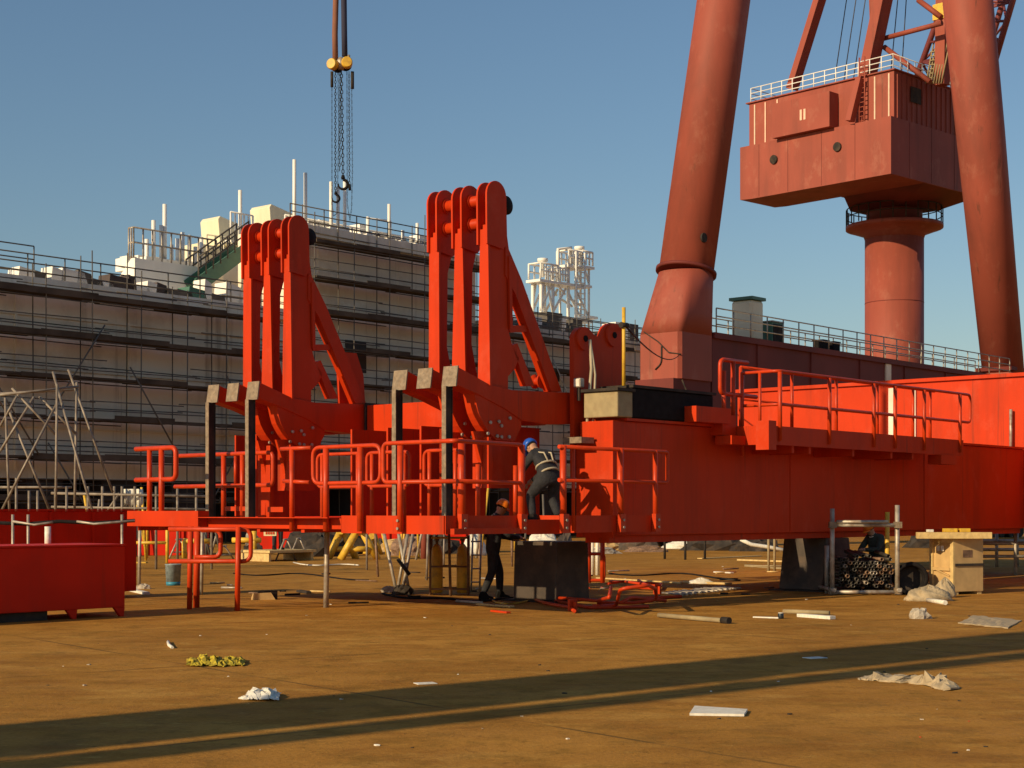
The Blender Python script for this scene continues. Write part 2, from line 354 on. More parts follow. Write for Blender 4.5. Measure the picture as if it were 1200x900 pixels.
# white things along the tall block's edge
rng = random.Random(3)
for px, h in [(388, 3.2), (396, 3.0), (404, 3.4), (456, 2.6), (358, 3.4), (345, 4.0), (489, 1.8), (431, 1.6), (472, 1.2)]:
    u, _ = SF.lz(px, 300, -0.5)
    MB().tube([SF.P(u, -0.5, 16.6), SF.P(u, -0.5, 17.2 + h)], 0.11, 6).fb(SF, u - .2, u + .2, -.7, -.3, 17.4, 17.8).build('vent_pipe', 'white', ship)
for px in (366, 379, 415, 424, 441, 448, 466, 480, 497):
    u, _ = SF.lz(px, 300, -1.6); w = rng.uniform(.5, 1.3); h = rng.uniform(.5, 1.3)
    MB().fb(SF, u - w / 2, u + w / 2, -2.4, -1.5, 17.4, 17.4 + h).build('deck_locker', 'white', ship)
b = MB(); u, _ = SF.lz(445, 300, -1.2)
for du in (-1.0, 0.9): b.tube([SF.P(u + du, -1.2, 17.4), SF.P(u + du, -1.2, 19.0)], .06, 5)
b.tube([SF.P(u - 1, -1.2, 18.9), SF.P(u + .9, -1.2, 19.0)], .06, 5); b.build('davit_frame', 'white', ship)
# deckhouse A: low chamfered house
def sbox(px0, px1, pyt, pyb, v0, depth, name, m, **kw):
    u0, zt = SF.lz(px0, pyt, v0); u1, _ = SF.lz(px1, pyt, v0); _, zb = SF.lz(px0, pyb, v0)
    return MB().fb(SF, u0, u1, v0 - depth, v0, zb, zt).build(name, m, ship, **kw), (u0, u1, zb, zt)
u0, z0 = SF.lz(158, 345, -4); u1, _ = SF.lz(262, 345, -4); _, zt = SF.lz(158, 302, -4)
v1, _ = SF.lv(128, 330, u0)
b = MB(); prof = [(v1, 12.6), (v1 + .3, zt - 1.4), (v1 + 2.0, zt), (-4, zt), (-4, 12.6)]
b.prismu([(v, z) for v, z in prof], SF, u0, u1); b.build('deckhouse', 'white', ship)
b = MB()
for k in range(3):
    v = v1 + 1.5 + (-4.4 - v1 - 1.5) * k / 2; b.tube([SF.P(u0 + .2, v, zt), SF.P(u0 + .2, v, zt + 1.7)], .05, 5)
for k in range(10):
    u = u0 + .2 + (u1 - u0 - .4) * k / 9; b.tube([SF.P(u, -4.4, zt), SF.P(u, -4.4, zt + 1.7)], .05, 5)
for hh in (.9, 1.7):
    b.tube([SF.P(u0 + .2, v1 + 1.5, zt + hh), SF.P(u0 + .2, -4.4, zt + hh), SF.P(u1 - .2, -4.4, zt + hh)], .05, 5)
b.build('deckhouse_railing', 'steel', ship)
for px, h in [(180, 2.6), (189, 2.4), (193, 3.6), (214, 2.2), (172, 1.5), (222, 2.1), (201, 1.4), (208, 1.8), (229, 1.5), (236, 2.1)]:
    u, _ = SF.lz(px, 300, -6); MB().tube([SF.P(u, -6, zt - .2), SF.P(u, -6, zt + h)], .12, 6).fb(SF, u - .25, u + .25, -6.3, -5.7, zt, zt + .5).build('vent_pipe', 'white', ship)
for i in range(14):                                     # pipework and lockers cluttering the low house roof
    u = u0 + 1.5 + (u1 - u0 - 1.0) * i / 14; w = rng.uniform(.3, .9)
    MB().fb(SF, u, u + w, -8 + rng.uniform(-1, 1), -6.8, zt, zt + rng.uniform(.2, .8)).build('roof_fitting', 'white', ship)
# cabin wall behind the stair, with door
o, (q0, q1, qb, qt) = sbox(238, 291, 302, 352, -6.0, 2, 'cabin', 'white')
MB().fb(SF, q0 + .9, q0 + 1.7, -6.0, -5.93, 12.7, 14.8).build('cabin_door', 'hull_lo', ship)
MB().fb(SF, q0 + 3.0, q0 + 3.9, -6.0, -5.95, 12.7, 14.7).build('cabin_door', 'cream', ship)
o, (w0, w1, wb, wt) = sbox(232, 291, 285, 303, -7.0, 2, 'upper_cabin', 'cream')
deck_rail(w0, w1, -6.2, qt, 1.4, .55, .05, m='cream', extra=False)
# two cream funnel casings, lit end facing left
for (pl, pc, pr, pyt, pyb) in [(237, 258, 289, 252, 287), (295, 318, 347, 238, 274)]:
    vv = -7.5
    uc, ztp = SF.lz(pc, pyt + 1, vv); ur, _ = SF.lz(pr, pyt, vv); _, zbp = SF.lz(pc, pyb, vv); vl, _ = SF.lv(pl, pyt, uc)
    MB().prism([(uc, zbp), (uc - .15, ztp - .2), (uc, ztp), (ur, ztp - .4), (ur, zbp)], SF, vl, vv).build('funnel_casing', 'cream', ship, bevel=.03)
    MB().fb(SF, uc + .4, ur - .4, vl + .4, vv - .4, 15.0, zbp + .01).build('funnel_base', 'white', ship)
b = MB()                                                # small service platform by the first casing
uc, zc = SF.lz(262, 282, -6.9); ue, _ = SF.lz(288, 282, -6.9)
b.fb(SF, uc, ue, -7.4, -6.2, zc - .15, zc)
for k in range(6):
    u = uc + (ue - uc) * k / 5; b.tube([SF.P(u, -6.25, zc), SF.P(u, -6.25, zc + 1.6)], .06, 5)
for hh in (.8, 1.6): b.tube([SF.P(uc, -6.25, zc + hh), SF.P(ue, -6.25, zc + hh)], .05, 5)
b.tube([SF.P((uc + ue) / 2, -6.4, zc - .5), SF.P((uc + ue) / 2, -6.4, zc + 3.0)], .12, 6)
b.build('service_platform', 'white', ship)
# green outside stair rising to the right
ua, za = SF.lz(232, 334, -3.0); ub, zb2 = SF.lz(291, 291, -3.0)
b = MB(); b.bar(SF.P(ua, -3.0, za), SF.P(ub, -3.0, zb2), .12, .75, UP); b.bar(SF.P(ua, -4.0, za), SF.P(ub, -4.0, zb2), .12, .75, UP)
for k in range(16):
    t = (k + .5) / 16; c = SF.P(ua + (ub - ua) * t, -3.5, za + (zb2 - za) * t); b.box6(c, SF.d * .18, SF.e * .45, UP * .03)
b.build('stair', 'green', ship)
b = MB()
for v in (-2.95, -4.05):
    for k in range(8):
        t = k / 7; p = SF.P(ua + (ub - ua) * t, v, za + (zb2 - za) * t + .3); b.tube([p, p + UP * 1.25], .045, 5)
    for hh in (.9, 1.5): b.tube([SF.P(ua, v, za + hh), SF.P(ub, v, zb2 + hh)], .05, 5)
b.build('stair_handrail', 'scaf', ship)
# clutter along the near deck edge: dark covers, boxes, ducts
for i, (px, w, h, m) in enumerate([(96, 1.0, .9, 'scaf'), (84, 1.6, .9, 'white'), (64, .8, .9, 'white'), (139, 1.6, .9, 'hull_lo'), (151, .6, 1.0, 'hull_lo'), (186, .8, .8, 'hull_lo'),
                                (176, .9, .8, 'white'), (197, 1.0, .6, 'scaf'), (213, 1.2, .6, 'scaf'), (228, 1.3, .8, 'green'), (240, .6, 1.3, 'white'), (252, 1.1, .6, 'scaf'), (270, 1.2, 1.3, 'white'),
                                (282, .8, .9, 'white'), (109, 1.0, .6, 'scaf'), (120, 1.2, .5, 'white'), (164, 1.0, .5, 'white'), (28, 1.0, .7, 'white'), (44, .8, .6, 'scaf')]):
    u, _ = SF.lz(px, 340, -.9); MB().prism([(u - w / 2, 12.6), (u - w / 2 + .1, 12.6 + h), (u + w / 3, 12.6 + h * .85), (u + w / 2, 12.6)], SF, -1.6, -.6).build('deck_equipment', m, ship)
for i, px in enumerate([610, 622, 634, 646, 655, 664, 673, 684, 700, 712, 726, 738]):
    u, _ = SF.lz(px, 390, -1.5); w = rng.uniform(.7, 1.8); h = rng.uniform(.5, 1.6)
    MB().fb(SF, u - w / 2, u + w / 2, -2.4, -1.2, 13.4, 13.4 + h).build('deck_equipment', ['scaf', 'white', 'hull_lo'][i % 3], ship)

# ------------------------------------------------------------------ white access mast tower beyond the hull
TF = Frame(SF.P((sa(635)), -5, 0)[:2]); 
mast = thing('access_tower', 'white lattice access tower with two railed platforms beyond the hull', 'tower', TF.P(0, 0, 13.4))
def tz(px, py): return TF.lz(px, py, 0)
def mtube(pts, r, nm, v=(0,)):
    b = MB()
    for vv in v: b.tube([TF.P(*(lambda q: (q[0], vv * .35, q[1]))(tz(x, y))) for x, y in pts], r, 6)
    return b.build(nm, 'white', mast)
for x in (634, 648): mtube([(x, 328), (x, 400)], .13, 'leg', (0,)); mtube([(x, 328), (x, 400)], .13, 'leg', (-2.2,))
for x in (666, 675, 690): mtube([(x, 312 if x > 680 else 308), (x, 402)], .13 if x < 680 else .1, 'leg', (0,)); mtube([(x, 312), (x, 402)], .1, 'leg', (-2.2,))
for a_, b_ in [((636, 328), (634, 362)), ((641, 328), (648, 368)), ((638, 328), (633, 364)), ((648, 330), (633, 365)), ((663, 338), (648, 366)), ((652, 332), (662, 345)), ((675, 340), (690, 372)), ((684, 312), (690, 332)), ((668, 350), (680, 358)), ((634, 370), (648, 368)), ((672, 376), (690, 374))]:
    mtube([a_, b_], .09, 'brace', (0, -2.2))
for (x0, x1, y) in [(629, 651, 327), (651, 682, 330), (662, 680, 310), (679, 693, 311), (677, 690, 333), (660, 690, 372), (686, 697, 370)]:
    (u0_, z0_), (u1_, _) = tz(x0, y), tz(x1, y); MB().fb(TF, u0_, u1_, -1.0, .3, z0_ - .18, z0_).build('platform', 'white', mast)
for (x0, x1, y0, y1) in [(631, 651, 326, 308), (654, 663, 329, 314), (664, 680, 309, 293), (680, 692, 310, 294)]:
    b = MB()
    (u0_, zb_), (u1_, _), (_, zt_) = tz(x0, y0), tz(x1, y0), tz(x0, y1)
    for vv in (.2, -.9):
        for k in range(4):
            u = u0_ + (u1_ - u0_) * k / 3; b.tube([TF.P(u, vv, zb_), TF.P(u, vv, zt_)], .07, 5)
        for kk in (.5, 1): b.tube([TF.P(u0_, vv, zb_ + (zt_ - zb_) * kk), TF.P(u1_, vv, zb_ + (zt_ - zb_) * kk)], .07, 5)
    b.tube([TF.P(u0_, .2, zt_), TF.P(u0_, -.9, zt_)], .07, 5); b.tube([TF.P(u1_, .2, zt_), TF.P(u1_, -.9, zt_)], .07, 5); b.build('railing', 'white', mast)
mtube([(654, 328), (654, 292), (669, 290), (669, 310)], .12, 'pipe_hoop')
for x, y in ((641, 304), (684, 290)):
    u, z = tz(x, y); MB().lathe(TF.P(u, -.4, z - 1.2), [(.12, 0), (.12, 1.0), (.38, 1.1), (.38, 1.3)], 12).build('vent_cap', 'white', mast)
b = MB()
for dx in (0, 1.0):
    u, z = tz(670, 380); u += dx; b.tube([TF.P(u, .4, 13.4), TF.P(u, .4, z + 5.2)], .07, 5)
for k in range(16): b.tube([TF.P(u - 1, .4, 13.9 + k * .38), TF.P(u, .4, 13.9 + k * .38)], .045, 4)
b.build('ladder', 'white', mast)

# ------------------------------------------------------------------ scaffolding on the hull: one per hull block
def scaffold(a0, a1, ztop, lab, seed):
    rg = random.Random(seed)
    sc = thing('hull_scaffold', lab, 'scaffold', SF.P((a0 + a1) / 2, 1, 0), 'scaffolds standing against the ship hull')
    n = int((a1 - a0) / 2.5); lifts = []
    z = ztop - .9
    while z > 1.0: lifts.append(z); z -= 1.92
    for v in (.55, 1.65):
        for i in range(n + 1):
            u = a0 + (a1 - a0) * i / n + rg.uniform(-.12, .12)
            if True:
                b = MB(); b.tube([SF.P(u, v, 0), SF.P(u + rg.uniform(-.1, .1), v, ztop + rg.uniform(.2, 1.9))], .03, 5); b.build('standard', 'scaf', sc)
    for z in lifts:
        b = MB()
        for v, dz in ((1.65, 0), (1.65, .5), (1.65, 1.0), (.55, 0), (.55, .75)):
            u = a0 - .5
            while u < a1:
                l = rg.uniform(5, 7); e_ = min(a1 + .5, u + l); j = rg.uniform(-.07, .07)
                if rg.random() > .08: b.tube([SF.P(u, v, z + dz + j), SF.P(e_ + .3, v, z + dz + j + rg.uniform(-.08, .08))], .028, 5)
                u += l
        b.build('ledger', 'scaf', sc)
        b = MB(); u = a0
        while u < a1:
            l = rg.uniform(3, 4.2)
            if rg.random() <= .10 and b.v:
                b.build('plank_walkway', 'plank', sc); b = MB()
            else:
                e_ = min(a1, u + l) + .031; zz = z + .05 + rg.uniform(-.02, .05)
                b.fb(SF, u, e_ - .03, .5 + rg.uniform(-.1, .1), 1.65 + rg.uniform(0, .1), zz, zz + .1)
                if rg.random() > .4: b.fb(SF, u, e_ - .03, 1.70, 1.74, zz - .02, zz + rg.uniform(.16, .30))
            u += l
        if b.v: b.build('plank_walkway', 'plank', sc)
    for i in range(int((a1 - a0) / 3.2)):
        u = a0 + rg.uniform(0, a1 - a0 - 4); z = rg.choice(lifts[1:]); s_ = rg.choice((-1, 1))
        MB().tube([SF.P(u + (0 if s_ > 0 else 3), 1.8, max(.1, z - 3.6)), SF.P(u + (3 if s_ > 0 else 0), 1.8, z + .8)], .04, 5).build('brace', rg.choice(['scaf', 'scaf', 'steel']), sc)
    return sc
scaffold(aL, aM - .4, 12.6, 'long rusty tube scaffold on the nearest left stretch of the grey hull', 11)
scaffold(aM + .4, aN - .4, 17.2, 'tallest tube scaffold on the high middle block of the grey hull', 12)
scaffold(aN + .4, aR, 13.4, 'tube scaffold on the far right stretch of the grey hull', 13)

# ------------------------------------------------------------------ portal crane (legs, sill beam)
GL = Frame(((797 - 600) / K * 71.0, 71.0))               # near lower corner of the left leg box: u along the sill, v=0 the camera-side face
cr = thing('gantry_crane', 'brick red portal crane on two huge leaning legs joined by a dark sill beam', 'crane', GL.P(1.3, -1.2, 0))
W_, L_ = 2.35, 2.7
def gz(py, px=797): return GL.lz(px, py, 0)[1]
zb_, z1_, z2_ = gz(443), gz(388), gz(310)
# lower box + transition to round + ring + round shaft
def loft(b, secs, smooth=True):
    n = len(secs[0]); base = len(b.v)
    for s_ in secs: b.v += s_
    for i in range(len(secs) - 1):
        for k in range(n): b.f.append([base + i * n + k, base + i * n + (k + 1) % n, base + (i + 1) * n + (k + 1) % n, base + (i + 1) * n + k]); b.sm.append(smooth)
    b.f.append([base + k for k in range(n)]); b.sm.append(False); b.f.append([base + (len(secs) - 1) * n + k for k in range(n)]); b.sm.append(False)
N = 48
def sqr(u0, u1, v0, v1, z):
    out = []
    for k in range(N):
        a_ = 2 * math.pi * (k + .5) / N; c, s_ = math.cos(a_), math.sin(a_); m_ = max(abs(c), abs(s_))
        out.append(GL.P((u0 + u1) / 2 + c / m_ * (u1 - u0) / 2, (v0 + v1) / 2 + s_ / m_ * (v1 - v0) / 2, z))
    return out
def circ(u, v, r, z): return [GL.P(u + math.cos(2 * math.pi * (k + .5) / N) * r, v + math.sin(2 * math.pi * (k + .5) / N) * r, z) for k in range(N)]
ur, _ = GL.lz(804, 310, -W_ / 2); ut, zt0 = GL.lz(848, 0, -W_ / 2)
sl = (ut - ur) / (zt0 - z2_)
b = MB(); s1 = sqr(0, L_, -W_, 0, z1_); s2 = circ(ur, -W_ / 2, 1.27, z2_)
loft(b, [sqr(0, L_, -W_, 0, zb_), s1], False)
secs = [[p.lerp(q, t) for p, q in zip(s1, s2)] for t in (0, .33, .66, 1)]
loft(b, secs, True)
b.build('leg_foot', 'crane', cr)
MB().tube([GL.P(ur, -W_ / 2, z2_), GL.P(ur + sl * 26, -W_ / 2, z2_ + 26)], 1.27, 48).build('leg', 'crane', cr)
rp = GL.P(ur, -W_ / 2, z2_); ax = (GL.d * sl + UP).normalized()
MB().lathe(rp - ax * .06, [(1.27, 0), (1.42, 0), (1.42, .14), (1.27, .14)], 48, ax).build('flange_ring', 'crane_d', cr)
for px, py in ((770, 338), (781, 334), (804, 334), (827, 336), (834, 340)):
    k = (px - ur) ; a_ = math.atan2(0, 1)
for ang in (200, 225, 255, 285, 310):
    a_ = R(ang); r_ = 1.5
    p = GL.P(ur + math.cos(a_ + R(90)) * 1.32 - .25, -W_ / 2 + math.sin(a_ + R(180)) * 1.32, z2_ - 1.0)
for px, py in ((790, 272), (818, 273)):                # small access hole covers on the left leg
    u, z = GL.lz(px, py, -W_ / 2 + 1.0)
MB().lathe(GL.P(ur + sl * 1.5 - .62, -W_ / 2 + 1.13, z2_ + 1.45), [(.22, 0), (.22, .09)], 16, GL.e).build('manhole_cover', 'charcoal', cr)
MB().fb(GL, -.35, L_ - .1, -W_ + .1, -.12, .9, zb_ - .003).fb(GL, -1.2, 3.9, -W_ + .3, -.3, .9, 5.2).build('bogie', 'crane_d', cr)
for k in range(4): MB().lathe(GL.P(-.8 + k * 1.4, -W_ / 2 - .3, .5), [(.5, 0), (.5, .5)], 20, GL.e).build('wheel', 'charcoal', cr)
# sill beam along D
TOP = GL.lz(842, 391, -.1)[1]
uend = GL.lz(1176, 440, -1.2)[0]
MB().fb(GL, L_ + .01, uend - 1.2, -W_ + .2, -.1, 4.9, TOP).fb(GL, L_ + .01, uend - 1.2, -W_, .05, TOP - .25, TOP + .02).build('sill_beam', 'crane_d', cr)
b = MB(); n = 22
for i in range(n + 1):
    u = L_ + .2 + (uend - 2 - L_) * i / n
    for v in (0, -W_ + .1): b.tube([GL.P(u, v, TOP), GL.P(u, v, TOP + 1.15)], .035, 5)
for v in (0, -W_ + .1):
    for h in (.4, .78, 1.15): b.tube([GL.P(L_ + .2, v, TOP + h), GL.P(uend - 1.8, v, TOP + h)], .033, 5)
b.build('walkway_railing', 'steel', cr)
uX, _ = GL.lz(1041, 420, -.05); MB().fb(GL, uX - .3, uX + .3, -.1, -.03, TOP - 2.2, TOP - .27).build('beam_patch', 'hull', cr)
# things standing on the sill beam
u, z = GL.lz(880, 392, -.9); t = thing('cream_tank', 'tall cream tank standing on the dark sill beam of the portal crane', 'tank', GL.P(u, -1, TOP + .02))
MB().fb(GL, u - .55, u + .55, -1.7, -.5, TOP + .02, TOP + 2.0).build('casing', 'cream', t, bevel=.15); MB().fb(GL, u - .62, u + .62, -1.77, -.43, TOP + 2.0, TOP + 2.15).build('lid', 'green', t)
u, z = GL.lz(905, 392, -.9); t = thing('electrical_cabinet', 'dark green electrical cabinet beside the cream tank on the sill beam', 'cabinet', GL.P(u, -1, TOP + .02))
MB().fb(GL, u - .5, u + .5, -1.5, -.6, TOP + .02, TOP + 1.1).build('body', 'green', t); MB().fb(GL, u - .4, u + .4, -.6, -.57, TOP + .1, TOP + 1.0).build('door', 'charcoal', t); MB().fb(GL, u - .55, u + .55, -1.55, -.55, TOP + 1.1, TOP + 1.16).build('top', 'steel', t)
for px, lb in ((964, 'small black box on the sill beam, left one of a pair'), (977, 'small black box on the sill beam, right one of a pair')):
    u, z = GL.lz(px, 410, -.9); t = thing('junction_box', lb, 'box', GL.P(u, -1, TOP + .02), 'small boxes on the sill beam')
    MB().fb(GL, u - .33, u + .33, -1.3, -.7, TOP + .02, TOP + .6).build('body', 'black', t, bevel=.03); MB().fb(GL, u - .36, u + .36, -1.33, -.67, TOP + .6, TOP + .65).build('lid', 'charcoal', t)
# right leg: square, leaning back towards the left one
ub_, zbq = GL.lz(1176, 440, -1.2); ut2, ztq = GL.lz(1134, 0, -1.2); sr = (ut2 - ub_) / (ztq - zbq)
def rsec(z, w=1.0):
    c = ub_ + sr * (z - zbq); return [GL.P(c + x, -1.2 + y, z) for x, y in ((-w * 1.35, -w * 1.1), (w * 1.35, -w * 1.1), (w * 1.35, w * 1.1), (-w * 1.35, w * 1.1))]
MB().tube([GL.P(ub_ + sr * .1, -1.2, zbq + .1), GL.P(ub_ + sr * (25 - zbq), -1.2, 25), GL.P(ub_ + sr * (42 - zbq), -1.2, 42)], [1.27, 1.45, 1.5], 48).build('leg', 'crane', cr)
b = MB(); loft(b, [rsec(zbq - 4.5, 1.0), rsec(zbq + .1, 1.0)], False); b.build('leg_foot', 'crane', cr, bevel=.12)
b = MB(); loft(b, [rsec(zbq + .2, 1.06), rsec(zbq + .42, 1.06)], False); b.build('flange_ring', 'crane_d', cr)
MB().fb(GL, ub_ - 3, ub_ + 3, -W_ + .2, -.2, .9, zbq - 4.4).build('bogie', 'crane_d', cr)
for k in range(4): MB().lathe(GL.P(ub_ - 2.1 + k * 1.4, -W_ / 2 - .3, .5), [(.5, 0), (.5, .5)], 20, GL.e).build('wheel', 'charcoal', cr)
# cable draped down the left leg foot
p = [at(735, 384, 60), ]
b = MB()
for u_ in (6.5, 11.5, 16.5, 21.5, 26.5): MB().fb(GL, u_, u_ + .06, -.099, -.03, 5.0, TOP - .27).build('web_stiffener', 'crane_d', cr)
b = MB(); b.tube([GL.P(-.03, -2.0, gz(385)), GL.P(-.04, -1.2, gz(398)), GL.P(-.04, -.6, gz(412)), GL.P(0.02, .04, gz(415))], .03, 5)
b.tube(rounded([GL.P(-.04, -1.0, gz(404)), GL.P(-.04, -1.0, gz(424)), GL.P(-.04, -1.35, gz(431))], .3), .035, 5)
b.tube(rounded([GL.P(.1, .04, gz(445)), GL.P(.9, .06, gz(475)), GL.P(1.1, .06, gz(468)), GL.P(1.3, .06, gz(460))], .3), .035, 5); b.build('cable', 'charcoal', cr)

# ------------------------------------------------------------------ slewing jib crane: pedestal and machinery house
HD = Vector((.725, .688, 0)).normalized(); HE = Vector((HD.y, -HD.x, 0))
HF = Frame((24.2, 100.0), HD, HE)
vP_ = HF.lv(1048, 300, 8.0)[0]; PC = HF.P(8.0, vP_, 0)
jb = thing('jib_crane', 'slewing jib crane with a brick red machinery house on one round pedestal', 'crane', PC)
zr = 21.25
MB().lathe(PC, [(2.0, 0), (2.0, zr - .8)], 48).build('pedestal', 'crane', jb)
MB().lathe(PC + UP * (zr - .8), [(2.0, 0), (2.1, .3), (3.1, .66), (3.3, .72), (3.3, .95), (2.0, .96)], 48).build('ring_platform', 'crane', jb)
MB().lathe(PC + UP * (zr + .26), [(1.9, 0), (1.9, 1.3)], 36).build('slewing_neck', 'crane_d', jb)
b = MB()
for k in range(24):
    a_ = 2 * math.pi * k / 24; p = PC + Vector((math.cos(a_) * 3.25, math.sin(a_) * 3.25, zr + .2)); b.tube([p, p + UP * 1.1], .045, 5)
for h in (.55, 1.1): b.tube([PC + Vector((math.cos(2 * math.pi * k / 36) * 3.25, math.sin(2 * math.pi * k / 36) * 3.25, zr + .2 + h)) for k in range(36)], .04, 5, closed=True)
b.build('ring_railing', 'charcoal', jb)
zt_, zm_, zl_ = 29.6, 26.5, 22.95
MB().fb(HF, 0, 10.4, -6.5, 0, zm_, zt_).fb(HF, 0, 3.3, -11.5, -6.49, zm_, zt_ - .01).build('machinery_house', 'crane', jb)
MB().fb(HF, -.15, 3.4, -11.7, .12, zt_ + .002, zt_ + .08).fb(HF, 3.4, 10.5, -6.6, .12, zt_ + .002, zt_ + .08).build('house_roof', 'crane', jb)
b = MB(); b.prismu([(-11.9, 23.0), (-11.9, zm_ + .1), (.1, zm_ + .1), (.1, zl_), (-1, zl_), (-10.9, zl_ - .01)], HF, -.5, 3.4); b.fb(HF, 3.4, 10.6, -6.4, .1, zl_, zm_ + .1); b.build('counterweight_box', 'crane', jb)
b = MB(); v0_, v1_ = -8.6, .0
b.add([HF.P(3.5, -6.2, zl_ - .003), HF.P(10.2, -6.2, zl_ - .003), HF.P(10.2, -.02, zl_ - .003), HF.P(3.5, -.02, zl_ - .003), HF.P(5.8, vP_ - 2.1, zl_ - .55), HF.P(10, vP_ - 2.1, zl_ - .55), HF.P(10, vP_ + 2.1, zl_ - .55), HF.P(5.8, vP_ + 2.1, zl_ - .55)],
      [(0, 1, 2, 3), (7, 6, 5, 4), (0, 4, 5, 1), (1, 5, 6, 2), (2, 6, 7, 3), (3, 7, 4, 0)]); b.build('neck_housing', 'crane_d', jb)
for v in (-11.0, -10.1, -9.1, -1.4, -.35): MB().fb(HF, -.06, 0, v - .05, v + .05, zm_ + .1, zt_ - .15).build('wall_rib', 'lineye', jb)
for k in range(17): MB().fb(HF, .3 + k * .58, .37 + k * .58, .0, .07, zm_ + .1, zt_ - .12).build('side_rib', 'crane', jb)
MB().fb(HF, -1.0, 0, -8.8, -4.2, zm_ + .12, zt_ - .7).build('cable_reel_housing', 'crane', jb)
b = MB()
for v in (-2.35, -1.95): b.tube([HF.P(-.35, v, zm_), HF.P(-.35, v, zt_ + 1.2)], .05, 5)
for k in range(13): b.tube([HF.P(-.35, -2.35, zm_ + .2 + k * .3), HF.P(-.35, -1.95, zm_ + .2 + k * .3)], .035, 4)
b.build('ladder', 'crane', jb)
for v, z in ((-9.0, 25.3), (-3.9, 25.3)):
    MB().lathe(HF.P(-.56, v, z), [(.3, 0), (.3, .07)], 16, -HF.d).build('lifting_eye', 'charcoal', jb)
for v_, w_ in ((-6.45, .16), (-6.15, .16)): MB().fb(HF, -1.03, -1.001, v_ - w_ / 2, v_ + w_ / 2, zm_ + .9, zm_ + 1.6).build('window', 'lineye', jb)
b = MB()
for v_ in (-10.3, -7.9, -5.2, -2.6): b.fb(HF, -.512, -.501, v_, v_ + .03, zl_ + .05, zm_ + .05)
b.build('weld_seam', 'crane_d', jb)
b = MB()
for u_ in (1.6, 4.2, 7.0): b.fb(HF, u_, u_ + .03, .101, .112, zl_ + .05, zm_ + .05)
b.build('weld_seam', 'crane_d', jb)
for z_ in (6.0, 11.0, 16.0): MB().lathe(PC + UP * z_, [(2.0, 0), (2.012, .01), (2.012, .05), (2.0, .06)], 48).build('weld_ring', 'crane_d', jb)

MB().fb(HF, 1.8, 3.0, .07, .1, 27.9, 28.9).build('window', 'charcoal', jb)
b = MB()
for k in range(14): b.tube([HF.P(.05, -11.4 + k * 11.3 / 13, zt_), HF.P(.05, -11.4 + k * 11.3 / 13, zt_ + 1.05)], .035, 5)
for k in range(9): b.tube([HF.P(.05 + k * .85, -.1, zt_), HF.P(.05 + k * .85, -.1, zt_ + 1.05)], .035, 5)
for h in (.35, .7, 1.05): b.tube([HF.P(6.9, -11.4, zt_ + h), HF.P(.05, -11.4, zt_ + h), HF.P(.05, -.1, zt_ + h), HF.P(6.9, -.1, zt_ + h)], .035, 5)
b.build('roof_railing', 'white', jb)
def hb_(px, py, u): v, z = HF.lv(px, py, u); return HF.P(u, v, z)
def hext(p, q, k): return q + (q - p) * k
p, q = hb_(928, 105, .6), hb_(962, -5, .6); MB().bar(p, hext(p, q, .9), .8, .45, HE).build('backstay', 'crane', jb)
p, q = hb_(1014, 100, 1.2), hb_(1036, -5, 1.2); MB().bar(p, hext(p, q, .9), 1.1, .7, HE).build('backstay', 'crane', jb)
p, q = hb_(996, 142, -.75), hb_(1008, 92, -.45); MB().bar(p, q, .5, .4, HE).build('brace', 'crane', jb)
p, q = hb_(1022, 0, 3), hb_(1026, 40, 3); MB().bar(p + UP * 4, q, .5, .5, HE).build('brace', 'crane', jb)
for a_, b_, u in [((1032, 46), (1104, 27), 2), ((1036, 55), (1090, 96), 2.0), ((1076, 0), (1103, 20), 3)]:
    MB().tube([hb_(*a_, u), hb_(*b_, u)], .17, 8).build('strut', 'crane', jb)
MB().bar(hb_(1104, 100, 3.5), hb_(1106, -40, 3.5), .7, .7, HE).build('mast', 'crane', jb)
MB().fb(HF, 3.1, 3.9, HF.lv(1104, 8, 3.5)[0] - .45, HF.lv(1104, 8, 3.5)[0] + .45, 33.2, 34.2).build('mast_platform', 'yellow', jb)
for (x0, x1) in [(978, 992), (989, 1003), (1000, 1014), (1043, 1052), (1056, 1062)]:
    p, q = hb_(x0, 94, 3), hb_(x1, 0, 3); MB().tube([p, hext(p, q, .8)], .035, 5).build('wire_rope', 'cable', jb)
# lattice jib rising to the right behind the right leg
b = MB(); ch = []
for (x0, y0, x1, y1, u) in [(1072, 96, 1107, 0, 7.5), (1160, 92, 1187, 0, 4.5), (1090, 92, 1123, 0, 10), (1148, 92, 1176, 0, 10)]:
    p, q = hb_(x0, y0, u), hb_(x1, y1, u); ch.append((p, hext(p, q, 1.2)))
for i, (p, q) in enumerate(ch): MB().tube([p, q], .2, 6).build('jib_chord', 'maroon', jb)
n = 9
for (i, j) in ((0, 2), (1, 3), (0, 1), (2, 3)):
    b = MB()
    for k in range(n):
        t0 = k / n; t1 = (k + 1) / n; A0 = ch[i][0].lerp(ch[i][1], t0); A1 = ch[i][0].lerp(ch[i][1], t1); B0 = ch[j][0].lerp(ch[j][1], t0); B1 = ch[j][0].lerp(ch[j][1], t1)
        b.tube([A0, B0], .09, 5); b.tube([A0, B1] if k % 2 else [B0, A1], .09, 5)
    b.build('jib_lacing', 'maroon', jb)
b = MB(); rg = random.Random(4)
for k in range(7):
    p = hb_(1085 + k * 3, 98, 3.0); b.tube([p, p + Vector((.5 + k * .05, 0, 2.6 + .2 * k))], .05, 4)
for k in range(8):
    p = hb_(1090, 96 - k * 5, 3.0); b.tube([p, p + HF.e * -.0 + Vector((1.0, .1, .15))], .04, 4)
b.build('stair', 'tan', jb)
